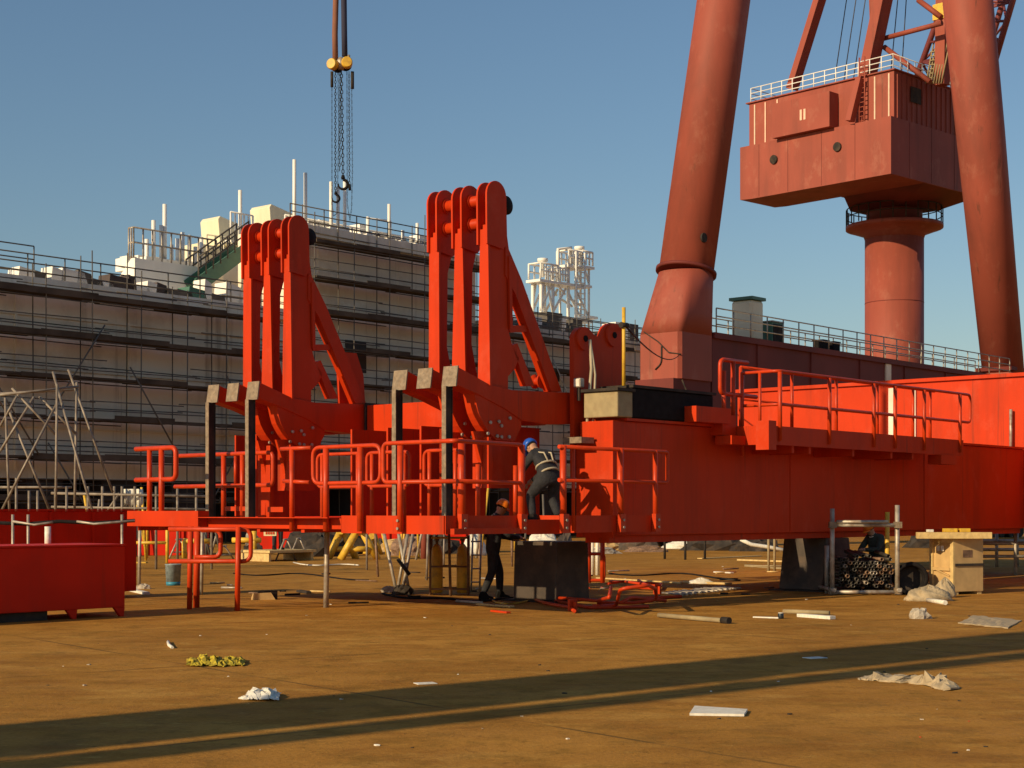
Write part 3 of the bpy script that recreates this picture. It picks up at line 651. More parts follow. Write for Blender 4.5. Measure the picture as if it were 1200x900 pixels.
# tall crane leg outside the picture, left of and behind the viewer: it throws the long band across the yard
dirv = Vector((.755, .656)); nrm = Vector((-dirv.y, dirv.x))
qa = Vector((-3.55, 11.5))
def off(back, side): return Vector((qa.x - dirv.x * back + nrm.x * side, qa.y - dirv.y * back + nrm.y * side, 0))
ol = thing('crane_leg', 'tall twin crane leg standing outside the picture at the left', 'crane leg', off(13, -.30))
MB().tube([off(13, -.30), off(13, -.30) + UP * 26], .78, 24).build('main_column', 'crane', ol)
MB().tube([off(14.5, -1.47), off(14.5, -1.47) + UP * 26], .25, 16).build('side_column', 'crane', ol)
b = MB()
for k in range(9): b.tube([off(13, -.30) + UP * (5 + k * 2.6), off(14.5, -1.47) + UP * (2 + k * 3.4)], .04, 6)
b.build('tie', 'crane', ol)
# ------------------------------------------------------------------ orange machine: girders
GT = 3.13; GB = 1.2
gd = thing('box_girder', 'long orange-red box girder running from the yard centre out to the right edge', 'girder', F.P(8, -.35, 0))
UE = 16.5
MB().fb(F, 0, UE, -.70, 0, GB, GT).build('girder_body', 'orange', gd, bevel=.015)
MB().fb(F, .3, UE, -.85, .07, GT + .004, GT + .05).build('top_flange', 'orange', gd)
MB().fb(F, -.05, -.004, -.74, .04, GB - .03, GT - .35).build('end_plate', 'orange', gd)
b = MB()
b.prism([(.02, GB - .12), (.02, GB - .004), (UE, GB - .004), (UE, GB - .12)], F, -.6, -.1); b.build('bottom_flange', 'orange', gd)
MB().fb(F, 2.0, 3.1, -.6, .3, GT + .055, GT + .33).build('top_bracket', 'orange', gd)
b = MB()
for u in (5.6, 11.2): b.fb(F, u, u + .03, .001, .012, GB, GT)
b.build('weld_seam', 'orange', gd)
shade_girder = thing('box_girder', 'unseen orange girder with a plate, added behind the long one to widen the ground shadow', 'girder', F.P(10, -3.2, 0))  # hidden girder and plate added to shade the ground below
MB().fb(F, 5.2, UE, -3.7, -2.9, GB, 2.7).build('girder_body', 'orange', shade_girder, bevel=.015)
MB().fb(F, 5.2, UE, -2.895, -.9, GB + .02, GB + .08).build('shade_plate', 'orange', shade_girder)
cg = thing('cross_girder', 'tall bright orange cross girder behind the upper walkway', 'girder', F.P(17.5, -4, 0))
uF = 16.62
vL = F.lv(864, 462, uF)[0]; ztop = F.lv(1200, 438, uF)[1]
MB().fb(F, uF, uF + 2.6, vL, 6.0, 1.22, ztop).build('girder_body', 'orange', cg, bevel=.02)
MB().fb(F, uF - .08, uF - .004, vL - .05, 6.0, ztop - .06, ztop + .03).build('top_edge', 'orange', cg)
b = MB()
for px in (1187,): v, z = F.lv(px, 480, uF); b.tube([F.P(uF - .12, v, 3.0), F.P(uF - .12, v, F.lv(px, 480, uF)[1])], .04, 6)
b.build('cover_pipe', 'steel', cg)
for px, w_ in ((1046, .09), (1072, .05)): v, z = F.lv(px, 455, uF); MB().fb(F, uF - .06, uF - .004, v - w_, v + w_, 3.2, z).build('drain_pipe', 'hull', cg)
# support plinths under the girders
sp = MB(); 
def plinth(px0, px1, py, v, lab, flare=.12):
    Y = EYE * K / (py - HZ); p0 = at(px0, HZ, Y); 
    u0, _ = F.lz(px0, 600, v); u1, _ = F.lz(px1, 600, v)
    t = thing('support_plinth', lab, 'support block', F.P((u0 + u1) / 2, v - .7, 0))
    MB().prism([(u0 - flare, 0.03), (u0 + flare, GB - .125), (u1 - flare, GB - .125), (u1 + flare, 0.03)], F, v - 1.0, v).build('block', 'block', t, bevel=.02)
    MB().fb(F, u0 - flare - .15, u1 + flare + .15, v - 1.15, v + .12, 0, .028).build('base_plate', 'charcoal', t)
    return t
plinth(652, 690, 683, -1.7, 'dark steel plinth under the platform behind the climbing worker', .02)
plinth(966, 998, 683, -.1, 'dark steel plinth under the box girder beside the pipe rack', .1)

# packing blocks and hump plate at the girder end
zA = F.lz(718, 497)[1]; zB = F.lz(718, 458)[1]
t = thing('packing_block', 'pale tan packing block on the girder end under the two-humped plate', 'block', F.P(.5, -.3, zA))
MB().fb(F, .0, .42, -.62, .10, GT + .056, zB).build('pale_block', 'tan', t, bevel=.02)
MB().fb(F, -.05, .45, -.66, .14, zB + .002, zB + .05).build('cap_plate', 'charcoal', t)
t = thing('dark_block', 'long black block lying on the girder between the pale block and the crane foot', 'block', F.P(2, -.3, zA))
MB().fb(F, .47, 2.9, -.6, .05, GT + .056, zB + .08).build('body', 'black', t, bevel=.03)
MB().fb(F, .46, 2.95, -.64, .08, zB + .083, zB + .13).build('cover_plate', 'charcoal', t)
vp = -.80
def hp(px, py): return F.lz(px, py, vp)
prof = [hp(673, 540), hp(673, 395)]
def arc_px(cx, cy, r, a0, a1, n=9): return [(cx + r * math.cos(R(a0 + (a1 - a0) * k / n)), cy - r * math.sin(R(a0 + (a1 - a0) * k / n))) for k in range(n + 1)]
pp = arc_px(684, 396, 12, 175, 25) + [(700, 395), (704, 394)] + arc_px(718, 391, 12.5, 155, 0) + [(731.5, 458), (731.5, 540)]
lp = thing('lug_plate', 'upright red plate with two round humps on the girder end', 'lifting lug', F.P(.5, vp, GT))
MB().prism([hp(673, 560)] + [hp(*q) for q in pp][:-1] + [hp(731.5, 560)], F, vp - .09, vp).build('plate', 'orange', lp)
for (cx, cy) in ((684, 397), (718, 393)):
    u, z = hp(cx, cy); MB().lathe(F.P(u, vp - .13, z), [(.20, 0), (.20, .05 + .12)], 28, E).build('boss', 'orange', lp)
    MB().lathe(F.P(u, vp + .042, z), [(.055, 0), (.055, .012)], 16, E).build('bore', 'black', lp)
st = MB(); u, z = hp(685, 399)
st.tube([F.P(u, vp + .12, z), F.P(u - .06, vp + .2, z - .5), F.P(u - .18, vp + .22, z - 1.2), F.P(u - .22, vp + .2, z - 1.9)], .028, 8)
st.tube([F.P(u, vp + .12, z), F.P(u - .02, vp + .25, z - .6), F.P(u - .10, vp + .28, z - 1.3), F.P(u - .14, vp + .24, z - 1.7)], .02, 8)
tag(st.build('hanging_strap', 'strap'), 'worn tan strap hanging from the left hump of the lug plate', 'strap')
st = MB(); p0 = F.P(*((lambda q: (q[0], -.05, q[1]))(F.lz(731, 452, -.05)))); st.tube([p0, p0 + UP * 1.32], .032, 10); 
t = thing('yellow_post', 'thin yellow steel post standing at the right edge of the two-humped plate', 'post', p0)
st.build('tube', 'yellow', t); MB().tube([p0 + UP * 1.02 - D * .08, p0 + UP * 1.02 + D * .1], .05, 8).build('clamp', 'charcoal', t)
b = MB(); pa = p0 + UP * 1.04; pb = GL.P(.02, -.02, gz(415)); b.tube([pa.lerp(pb, k / 14) - UP * (1.6 * (k / 14) * (1 - k / 14)) for k in range(15)], .018, 5)
tag(b.build('slack_cable', 'charcoal'), 'thin slack cable from the yellow post to the portal crane leg', 'cable')

# ------------------------------------------------------------------ lifting towers (near one, then a copy)
VN = -.95
def q(px, py, v=VN): return F.lz(px, py, v)
uH, _ = q(537, 440)
tw = thing('lifting_tower', 'nearer orange lifting tower, the right one, its head against the blue sky', 'lifting tower', F.P(-2.5, VN - .6, 0), 'orange lifting towers with three horn beams')
FR = [VN, VN - .56, VN - 1.12]
def fix(pl): return [q(*p) for p in pl]
hornp = fix([(537, 430), (573, 450), (600, 457), (640, 459), (669, 460), (669, 497), (640, 497), (612, 493), (592, 479), (562, 463), (534.5, 451)])
for i, v in enumerate(FR):
    MB().prism(hornp, F, v - .27, v).build('horn_beam', 'orange', tw, bevel=.008)
    u_, z_ = q(537, 430); u2, z2 = q(534.5, 451)
    b = MB(); b.prism([(u_ - .03, z_ + .02), (u_ - .005, z_ + .02), (u2 - .005, z2 - .02), (u2 - .03, z2 - .02)], F, v - .29, v + .02); b.build('end_cap', 'raw', tw)
    # head plates with rounded top, pair per frame
    cu, cz = q(582, 229); r = .235
    head = [(cu + r * math.cos(R(a)), cz + r * math.sin(R(a))) for a in range(180, -1, -15)] + fix([(594.5, 285), (590, 292), (571, 285)])
    head[0] = (head[0][0], head[0][1])
    for dv in (0.0, -.20):
        MB().prism(head, F, v + dv - .035, v + dv).build('head_plate', 'orange', tw)
    MB().prism(fix([(592, 264), (580, 264), (580, 250), (592, 250)]), F, v - .155, v - .075).build('head_core', 'orange', tw)
    # column web box under the head
    rx_ = 598 if i == 0 else 586
    web = fix([(575, 262), (592, 262)] + ([(596, 300), (597, 360), (598, 385), (603, 405), (611, 420), (606, 432), (598, 441), (598, 456)] if i == 0 else [(592, 285), (586, 312), (585, 400), (592, 440), (592, 455)]) + [(573.5, 449), (573.5, 262)][:-1])
    MB().prism(web, F, v - .17, v - .05).build('column_web', 'orange', tw)
    (uf, zt), (_, zb) = q(575.5, 268), q(575.5, 452)
    wt, wb = (.085, .135) if i == 0 else ((.08, .16) if i == 1 else (.11, .125))
    b = MB(); vc = v - .11
    b.add([F.P(uf - .05, vc - wt, zt), F.P(uf - .05, vc + wt, zt), F.P(uf - .05, vc + wb, zb), F.P(uf - .05, vc - wb, zb), F.P(uf, vc - wt, zt), F.P(uf, vc + wt, zt), F.P(uf, vc + wb, zb), F.P(uf, vc - wb, zb)],
          [(0, 1, 2, 3), (7, 6, 5, 4), (0, 4, 5, 1), (1, 5, 6, 2), (2, 6, 7, 3), (3, 7, 4, 0)])
    b.build('front_flange', 'orange', tw)
    (ur_, _z) = q(597, 330)
    if i == 0: b = MB(); b.prism(fix([(597, 300), (600.5, 300), (601.5, 383), (598.5, 385)]), F, v - .21, v - .01); b.build('rear_flange', 'orange', tw)
    if i == 2: pass
    if i == 0:
        b = MB(); b.prism(fix([(594, 262), (598, 292), (614, 330), (660, 459), (648, 459), (606, 345), (594, 322)]), F, v - .20, v - .03); b.build('rear_brace', 'orange', tw)
        b = MB(); b.prism(fix([(599, 381), (628, 381), (630, 388), (601, 389)]), F, v - .17, v - .06); b.build('strut', 'orange', tw)
        b = MB(); b.prism(fix([(603, 404), (609, 402), (629, 452), (619, 452)]), F, v - .18, v - .05); b.build('short_brace', 'orange', tw)
    # round disc under the beam
    if i < 2:
        dp = fix([(557, 460), (558.5, 468), (560, 476), (562, 484), (565, 491), (568.5, 498), (572.5, 504), (577, 510), (583, 515.5), (604, 517), (612, 500), (612, 478), (590, 468)])
        vv = v - .02
        MB().prism(dp, F, vv - .25, vv).build('disc_plate', 'orange', tw)
        rim = fix([(549, 462), (547.5, 468), (549, 480), (553, 494), (560, 506), (570, 515), (580, 517), (580, 513), (571, 511), (562, 503), (556, 492), (552, 480), (551.5, 466)])
        for bx, by in ((585, 494), (588, 499), (583, 511), (588, 512), (575, 495), (597, 512), (572, 508), (598, 490)):
            u, z = q(bx, by); MB().lathe(F.P(u, vv, z), [(.028, 0), (.028, .03)], 8, E).build('bolt', 'steel', tw)
        # lower leg column from the disc to below the deck
        yb = 572 if i == 0 else 612
        leg = fix([(562, 505), (602, 505), (606, 540), (604, yb), (570, yb), (572, 560), (570, 540)])
        MB().prism(leg, F, vv - .17, vv - .08).build('lower_leg', 'orange', tw)
        MB().prism(fix([(571, 512), (574, 512), (576, 545), (574, yb), (571, yb)]), F, vv - .30, vv + .05).build('leg_flange', 'orange', tw)
    # post under the horn tip standing on the deck
    u, z = q(532, 452)
    if i != 1 or True:
        if i in (0, 2):
            pp_ = MB().fb(F, u - .045, u + .10, v - .19, v - .14, 1.47, z).fb(F, u + .09, u + .10, v - .21, v - .12, 1.47, z).build('prop_post', 'charcoal', tw)
            WL[pp_.name] = WL[tw.name]; MB().fb(F, u - .06, u - .047, v - .21, v - .12, 1.47, z).build('lit_edge', 'raw', pp_)  # pale strip paints the lit edge, charcoal web the shaded side
# pins between the three frames
for (px, py) in ((583, 232), (583, 259)):
    u, z = q(px, py)
    MB().lathe(F.P(u, FR[2] - .28, z), [(.095, 0), (.095, 1.38)], 24, E).build('pin', 'orange', tw)
    for v in (FR[1] + .005, FR[2] + .005, FR[1] - .24, FR[0] - .24): MB().lathe(F.P(u, v, z), [(.125, -.01), (.125, .02)], 24, E).build('pin_collar', 'orange', tw)
u, z = q(597, 240); MB().lathe(F.P(u, VN - .5, z), [(.05, 0), (.155, .02), (.155, .18), (.12, .2), (.12, .3), (.155, .32), (.155, .44), (.05, .46)], 28, E).build('sheave', 'black', tw)
# beam joining the three frames at the back
ub_, zt_ = q(650, 462); _, zb_ = q(650, 496)
MB().fb(F, ub_ - .25, ub_ - .1, FR[2] - .3, VN - .28, zb_ + .02, zt_ - .02).build('rear_tie', 'orange', tw)
# copy further away
dv = -4.65
tw2 = dup(tw, Vector(tw.location) + E * dv - D * .15, 'farther orange lifting tower, left one of the two, in front of the ship hull')
# gusset plate only on the far tower
b = MB(); v = VN + dv - .3
pl = [F.lz(x, y, v) for x, y in ((396, 412), (418, 414), (426, 440), (428, 474), (398, 474))]
o = MB().prism(pl, F, v - .06, v); WL[tw2.name] = Vector(tw2.location); o.build('gusset_plate', 'orange', tw2)
# cross beam between the towers
xb = thing('cross_beam', 'short orange box beam joining the two lifting towers', 'beam', F.P(-.8, -3.3, 3.0))
uX = F.lz(431, 490, -5.5)[0]; zX1 = F.lv(431, 475, uX)[1]; zX0 = F.lv(431, 509.5, uX)[1]
MB().fb(F, uX, uX + .5, -5.52, -2.2, zX0, zX1).build('beam_body', 'orange', xb, bevel=.01)
MB().fb(F, uX - .02, uX + .55, -5.57, -5.53, zX0 - .05, zX1 + .05).build('end_plate', 'charcoal', xb)  # charcoal strip standing in for the dark gap beside the far tower
# machine legs behind the rails: dark red columns down to the deck frame
lg = thing('under_frame', 'dark red frame of columns between the two towers behind the handrails', 'frame', F.P(-.9, -2.5, 0))
for px, v in ((505, -2.2), (487, -2.2), (560, -1.9)):
    u, _ = F.lz(px, 560, v); MB().fb(F, -1.75, -1.6, v - .12, v + .02, 1.5, 3.0).build('column', 'orange', lg)
MB().fb(F, -1.7, -.5, -7.2, -1.7, 1.28, 1.5).fb(F, -.5, 1.5, -7.2, -3.3, 1.29, 1.49).build('sill', 'orange', lg)  # second slab added to the sill to darken the ground underneath
for v, ua_, ub3 in ((-2.6, -1.9, -.3), (-3.4, -1.9, -.9), (-4.3, -1.9, -.6), (-6.9, -1.9, -.3), (-7.5, -1.9, -.9), (-1.6, -.75, .0)): MB().fb(F, ua_, ub3, v - .04, v, 1.52, 3.05).build('web_plate', 'orange', lg)
# right end: block between tower and girder
MB().fb(F, -.4, -.06, -.75, -.35, 2.75, 2.85).build('link_plate', 'raw', lg)
t = thing('spool', 'two small red rope drums on the tower foot beside the two-humped plate', 'rope drum', F.P(-.6, -.7, 3.5))
for px in (631, 641):
    u, z = F.lz(px, 447, -1.2); MB().lathe(F.P(u, -1.3, z), [(.12, 0), (.12, .03), (.07, .04), (.07, .14), (.12, .15), (.12, .18)], 20, E).build('drum', 'orange', t)
t = thing('floodlight', 'small pale box lamp beside the rope drums', 'lamp', F.P(-.4, -.7, 3.5))
u, z = F.lz(661, 450, -1.0); MB().fb(F, u - .06, u + .06, -.75, -.6, z - .08, z + .08).build('housing', 'steel', t, bevel=.02); MB().fb(F, u - .07, u - .062, -.73, -.62, z - .06, z + .06).build('lens', 'paper', t); MB().fb(F, u - .02, u + .02, -.70, -.65, z - .3, z - .08).build('stem', 'charcoal', t)

# ------------------------------------------------------------------ service platform with handrails
uC = F.lz(520, 600, 0)[0]
ZB, ZT, ZR = 1.27, 1.545, 2.64
pf = thing('service_platform', 'orange service platform with looping handrails round the towers', 'platform', F.P(uC + 1, -3, 0))
vA = F.lv(400, 610, uC)[0]; vB = F.lv(243, 610, uC)[0]; vC = F.lv(160, 610, uC)[0]
u1a = F.lz(655, 600, 0)[0]; u1 = F.lz(722, 600, 0)[0]; 
MB().fb(F, uC + .02, uC + 1.6, vC, -.02, 1.36, 1.42).fb(F, uC + 1.6, u1, -.72, -.02, 1.36, 1.42).build('deck', 'grating', pf)
MB().fb(F, uC, uC + .02, vA, 0, ZB, ZT).build('toe_plate', 'orange', pf)
MB().fb(F, uC + .02, u1a - .8, .0, .02, ZB, ZT).build('toe_plate', 'orange', pf)
ug0 = F.lz(613, 600, 0)[0]; ug1 = F.lz(655, 600, 0)[0]
MB().fb(F, u1a - .8, ug1, .0, .03, ZB - .02, ZB + .21).build('threshold', 'orange', pf)
# lit toe section in front of the girder end
MB().fb(F, ug1, ug1 + .02, -.6, .35, ZB, ZT).fb(F, ug1 + .02, F.lz(770, 600, .35)[0], .33, .35, ZB, ZT).build('toe_plate', 'orange', pf)
MB().fb(F, ug1 + .02, F.lz(770, 600, .35)[0], .0, .33, 1.36, 1.42).build('deck', 'grating', pf)
MB().fb(F, uC, uC + .03, vB, vA - .004, 1.33, 1.50).fb(F, uC - .25, uC + .3, vB, vA - .05, 1.502, 1.515).build('side_beam', 'orange', pf)
MB().fb(F, uC - .2, uC + .03, vC, vB + .003, 1.35, 1.62).build('side_beam', 'orange', pf)
MB().fb(F, uC + .03, uC + .9, vB, vA, 1.425, 1.50).build('loose_deck_sheet', 'grating', pf)
b = MB()
for v in [vC + k * 1.1 for k in range(8)]: b.fb(F, uC + .03, uC + 1.5, v, v + .08, 1.27, 1.355)
b.build('deck_joist', 'orange', pf)
def post(u, v, z0=ZB + .03, z1=ZR, r=.042, nm='rail_post', m='rail', flat=False):
    b = MB()
    if flat: b.fb(F, u - .06, u + .06, v - .02, v + .05, z0, z1)
    else: b.tube([F.P(u, v, z0), F.P(u, v, z1)], r, 10)
    return b.build(nm, m, pf)
def rail(pts, r=.034, nm='handrail', rad=.14): return MB().tube(rounded([F.P(*p) for p in pts], rad), r, 10).build(nm, 'rail', pf)
def px2v(px, u=uC): return F.lv(px, 600, u)[0]
def px2u(px, v=0.0): return F.lz(px, 600, v)[0]
ue = uC - .05
def loopv(pa, pb, z0, z1, u=None, r=.034, nm='handrail_loop'):
    u = ue if u is None else u; va, vb = px2v(pa, u), px2v(pb, u)
    return MB().tube(rloop(F.P(u, va, 0), F.P(u, vb, 0), z0, z1, .15), r, 8, closed=True).build(nm, 'rail', pf)
ZM = 2.05
# left lit face: loop 366..446, loop 449..(corner)
loopv(367, 446, ZM, ZR - .02)
rail([(ue, px2v(332), ZR - .02), (ue, px2v(368), ZR - .02)]); rail([(ue, px2v(335), ZM + .05), (ue, px2v(366), ZM + .02)])
rail([(ue, px2v(536, ue) , ZM), (ue, px2v(452), ZM), (ue, px2v(452), ZR), (ue, px2v(536), ZR), (px2u(613, .05), .05, ZR), (px2u(613, .05), .05, ZM), (ue, px2v(536), ZM)], rad=.10)
for px in (386, 426, 473): post(ue - .02, px2v(px), z1=ZR - .04, flat=False, r=.05)
post(ue - .02, px2v(346), z1=ZR - .03)
post(px2u(541, .05), .05, r=.058); post(px2u(611, .05), .05, r=.058)
post(px2u(660, .38), .38, r=.055); post(px2u(672, .38), .38, r=.03); post(px2u(727, .38), .38, r=.058); post(px2u(768, .38), .38, r=.045)
rail([(px2u(655, .38), .38, ZR - .02), (px2u(782, .38), .38, ZR - .02), (px2u(782, .38), .38, ZM + .05), (px2u(655, .38), .38, ZM + .05)], rad=.06)
for px in (473, 426): pass
for px, vv in ((541, .05), (611, .05), (660, .38), (727, .38), (768, .38)):   # bolted foot brackets
    u = px2u(px, vv); b = MB()
    b.fb(F, u - .07, u + .07, vv - .02, vv + .065, ZB, ZB + .30); b.build('post_bracket', 'rail', pf)
    for k in (0, 1): MB().lathe(F.P(u, vv + .066, ZB + .08 + .12 * k), [(.022, 0), (.022, .02)], 8, E).build('bolt', 'steel', pf)
for px in (473,): 
    v = px2v(px)
    for k in (0, 1): MB().lathe(F.P(ue - .07, v, ZB + .08 + .12 * k), [(.022, 0), (.022, .02)], 8, -D).build('bolt', 'steel', pf)
# inner rails seen through (back side of the deck)
ub2 = uC + 1.5
for pa, pb in ((497, 540), (372, 425), (430, 480)):
    va, vb = F.lv(pa, 600, ub2)[0], F.lv(pb, 600, ub2)[0]
    MB().tube(rloop(F.P(ub2, va, 0), F.P(ub2, vb, 0), ZM - .02, ZR - .05, .12), .03, 8, closed=True).build('handrail_loop', 'rail', pf)
    post(ub2, va + .12, 1.42, ZR - .07, .035); post(ub2, vb - .12, 1.42, ZR - .07, .035)
for px in (604, 560): 
    u = F.lz(px, 600, -.68)[0]; post(u, -.68, 1.42, 2.35, .04)
# rails at the far left end: near loop and a darker far one
va, vb = px2v(162), px2v(209)
rail([(ue, va, 2.72), (ue, vb, 2.72), (ue, vb, 2.17), (ue, va, 2.17)], r=.045, rad=.12)
post(ue, px2v(178), 1.5, 2.7, .045); post(ue, px2v(192), 1.3, 2.7, .05)
v3 = F.lv(252, 600, ub2)[0]; v4 = F.lv(320, 600, ub2)[0]; v5 = F.lv(205, 600, ub2)[0]
rail([(ub2, v5, 2.66), (ub2, v4, 2.66), (ub2, v4, 2.08), (ub2, v5, 2.08)], r=.04, rad=.12)
for px in (262, 284): post(ub2, F.lv(px, 600, ub2)[0], 1.42, 2.64, .045)
rail([(ub2, F.lv(276, 600, ub2)[0], 2.1), (ub2, F.lv(276, 600, ub2)[0], 2.62)], r=.03)
MB().fb(F, ub2 - .03, ub2, F.lv(265, 600, ub2)[0], F.lv(292, 600, ub2)[0], 1.62, 1.70).build('toe_plate', 'rail', pf)
MB().fb(F, ub2 - .03, ub2, F.lv(315, 600, ub2)[0], F.lv(333, 600, ub2)[0], 1.60, 1.69).build('toe_plate', 'rail', pf)
# posts under the left end
for px, pyb, m, r in ((222, 714, 'rail', .045), (230, 712, 'rail', .055), (278, 716, 'rail', .045), (163, 690, 'steel', .035), (236, 697, 'steel', .035), (382, 712, 'steel', .045)):
    p = gp(px, pyb); b = MB(); b.tube([p, Vector((p.x + .02, p.y, 1.36))], r, 8); tag(b.build('ground_post', m, pf))
b = MB()
pL = gp(203, 713); pR = gp(308, 713)
b.tube(rounded([Vector((pL.x + .05, 25.6, 1.32)), Vector((pR.x - .1, 25.6, 1.32)), Vector((pR.x - .1, 25.6, .80)), Vector((pL.x + .05, 25.6, .80))], .14), .036, 8); b.build('lower_rail', 'rail', pf)
b = MB(); b.tube(rounded([Vector((-5.1, 25.9, 1.3)), Vector((-4.78, 25.9, 1.3)), Vector((-4.78, 25.9, .86)), Vector((-5.2, 25.9, .86))], .12), .036, 8); b.build('lower_rail', 'rail', pf)

# ------------------------------------------------------------------ upper walkway on the girder side
wk = thing('upper_walkway', 'narrow orange walkway with handrails fixed along the upper side of the box girder', 'walkway', F.P(8, .5, 2.9))
VW = .9; zw = 2.93
uw0 = F.lz(900, 500, VW)[0]; uw1 = F.lz(1128, 500, VW)[0]
MB().fb(F, uw0, uw1, .075, VW, zw - .05, zw).build('deck', 'orange', wk)
MB().fb(F, uw0, uw1, VW, VW + .02, zw - .12, zw + .22).build('toe_plate', 'orange', wk)
MB().fb(F, uw0 - .02, uw0, .075, VW, zw - .12, zw + .22).build('toe_plate', 'orange', wk)
for px in (925, 945, 996, 1041, 1066): 
    u = F.lz(px, 520, VW - .1)[0]; b = MB(); b.prism([(u, zw - .052), (u, zw - .25), (u + .08, zw - .25), (u + .08, zw - .052)], F, .003, VW - .05); b.build('bracket', 'orange', wk)
u = F.lz(1100, 520, VW)[0]; MB().fb(F, u, u + .7, VW - .25, VW + .06, zw - .32, zw - .122).build('step', 'orange', wk)
u = F.lz(903, 520, VW)[0]; MB().fb(F, u - .25, u, VW - .15, VW + .12, zw - .22, zw + .30).build('step', 'orange', wk)
def wp(px, py, v): u, z = F.lz(px, py, v); return (u, v, z)
def wrail(pts, r=.03, rad=.12): return MB().tube(rounded([F.P(*p) for p in pts], rad), r, 8).build('handrail', 'rail', wk)
def wpost(px, v, z0, z1, r=.036): u = F.lz(px, 500, v)[0]; return MB().tube([F.P(u, v, z0), F.P(u, v, z1)], r, 8).build('rail_post', 'rail', wk)
zr_ = F.lz(972, 442, VW)[1]; zm_2 = zw + .62
uL = F.lz(914, 440, VW)[0]; uE = F.lz(1137, 460, VW)[0]
wrail([(uL - .04, .1, zr_), (uL - .04, VW + .0, zr_), (uE, VW, zr_), (uE, VW, zm_2), (uL, VW, zm_2), (uL - .04, .1, zm_2)])
for px in (914, 972, 1024, 1049, 1083, 1125): wpost(px, VW + .03, zw - .05, zr_ - .02, .04)
u = uL - .04; MB().tube([F.P(u, .12, zw - .3), F.P(u, .12, zr_)], .036, 8).build('rail_post', 'rail', wk)
MB().tube([F.P(uL - .04, .5, zw - .1), F.P(uL - .04, .5, zr_)], .03, 8).build('rail_post', 'rail', wk)
# inner rail on the girder top
vi = -.05
uA = F.lz(868, 440, vi)[0]; uB = F.lz(1095, 450, vi)[0]; zi = F.lz(930, 438, vi)[1]
wrail([(uA, vi, zi), (uB, vi, zi)]); wrail([(uA, vi, zi - .6), (uB, vi, zi - .6)], r=.02)
for px in (868, 928, 980, 1028, 1070, 1090): wpost(px, vi, GT, zi, .034)
# first rounded rail end at the left
for v, pa, pb in ((.1, 844, 876),):
    a_ = F.lz(pa, 420, v)[0]; c_ = F.lz(pb, 420, v)[0]; zt_ = F.lz(pa, 421, v)[1]; zq = F.lz(pa, 461, v)[1]
    wrail([(c_, v, zt_), (a_, v, zt_), (a_, v, zq), (c_ + .3, v, zq)], r=.04)
    wpost(848, v, 2.95, zt_ - .2, .045); wpost(859, v, 2.95, zt_ - .02, .045)
a_ = F.lz(842, 500, .1)[0]; MB().fb(F, a_ - .1, a_ + .35, .0, .25, GT - .15, GT + .22).build('toe_plate', 'orange', wk)
MB().fb(F, a_ - .1, a_ + .5, .1, .45, GT - .32, GT - .16).build('step', 'orange', wk)
# ------------------------------------------------------------------ red bins and frames at the left
def stand(px, py): return gp(px, py)
BF = Frame(gp(147, 722)[:2])
bn = thing('red_bin', 'big dark red steel panel box on short feet at the left edge', 'steel box', BF.P(-1.5, -.6, 0))
zt = 1.08
MB().fb(BF, -5.0, -.01, -1.2, 0, .14, zt).build('box_body', 'redbox', bn, bevel=.01)
MB().fb(BF, -5.0, .0, -1.22, .03, zt + .003, zt + .03).build('rim', 'redbox', bn)
for u in (-.06, -.9, -2.6): MB().prism([(u - .14, .139), (u + .05, .139), (u + .03, 0), (u - .03, 0)], BF, -.06, -.003).build('foot', 'redbox', bn)
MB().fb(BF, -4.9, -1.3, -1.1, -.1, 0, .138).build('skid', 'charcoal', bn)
B2 = Frame((gp(160, 662)[0] - 0.2, 38.0)); B2 = Frame(((160 - 600) / K * 30, 30.0))
b2 = thing('steel_bulkhead', 'tall dark red steel panel standing behind the big red box at the left edge', 'steel panel', B2.P(-2, -.1, 0))
MB().fb(B2, -7, 0, -.5, 0, .1, 1.62).build('panel', 'redbox', b2, bevel=.01)
MB().fb(B2, -7, .02, -.52, .04, 1.623, 1.65).build('rim', 'redbox', b2)
for u in (-1.0, -1.9, -.35): MB().fb(B2, u, u + .05, .001, .05, .1, 1.6).build('rib', 'redbox', b2)
b = MB(); pts = [at(-20, 612, 27.0), at(30, 614, 27), at(70, 611, 27), at(110, 613, 27), at(158, 610, 27)]
hs = thing('hose_bundle', 'sagging black and silver pipe run above the big red box', 'hose', at(80, 640, 27))
b.tube(pts, .035, 6); b.build('hose', 'black', hs)
b = MB(); b.tube([at(15, 611, 26.9), at(40, 615, 26.9), at(62, 612, 26.9)], .022, 6); b.build('pipe', 'steel', hs)
b = MB(); b.tube([at(90, 611, 26.9), at(110, 614, 26.9), at(158, 610, 26.9)], .022, 6); b.build('pipe', 'steel', hs)
for px in (15, 33, 143): MB().tube([at(px, 603, 26.95), Vector((at(px, 640, 26.95).x, 26.95, .0))], .025, 6).build('stand', 'steel', hs)
tag(MB().tube([at(56, 617, 24.5), Vector((at(56, 617, 24.5).x, 24.5, 1.0))], .05, 8).build('white_pipe_stub', 'paper'), 'short white pipe stub standing up behind the rim of the big red box', 'pipe')

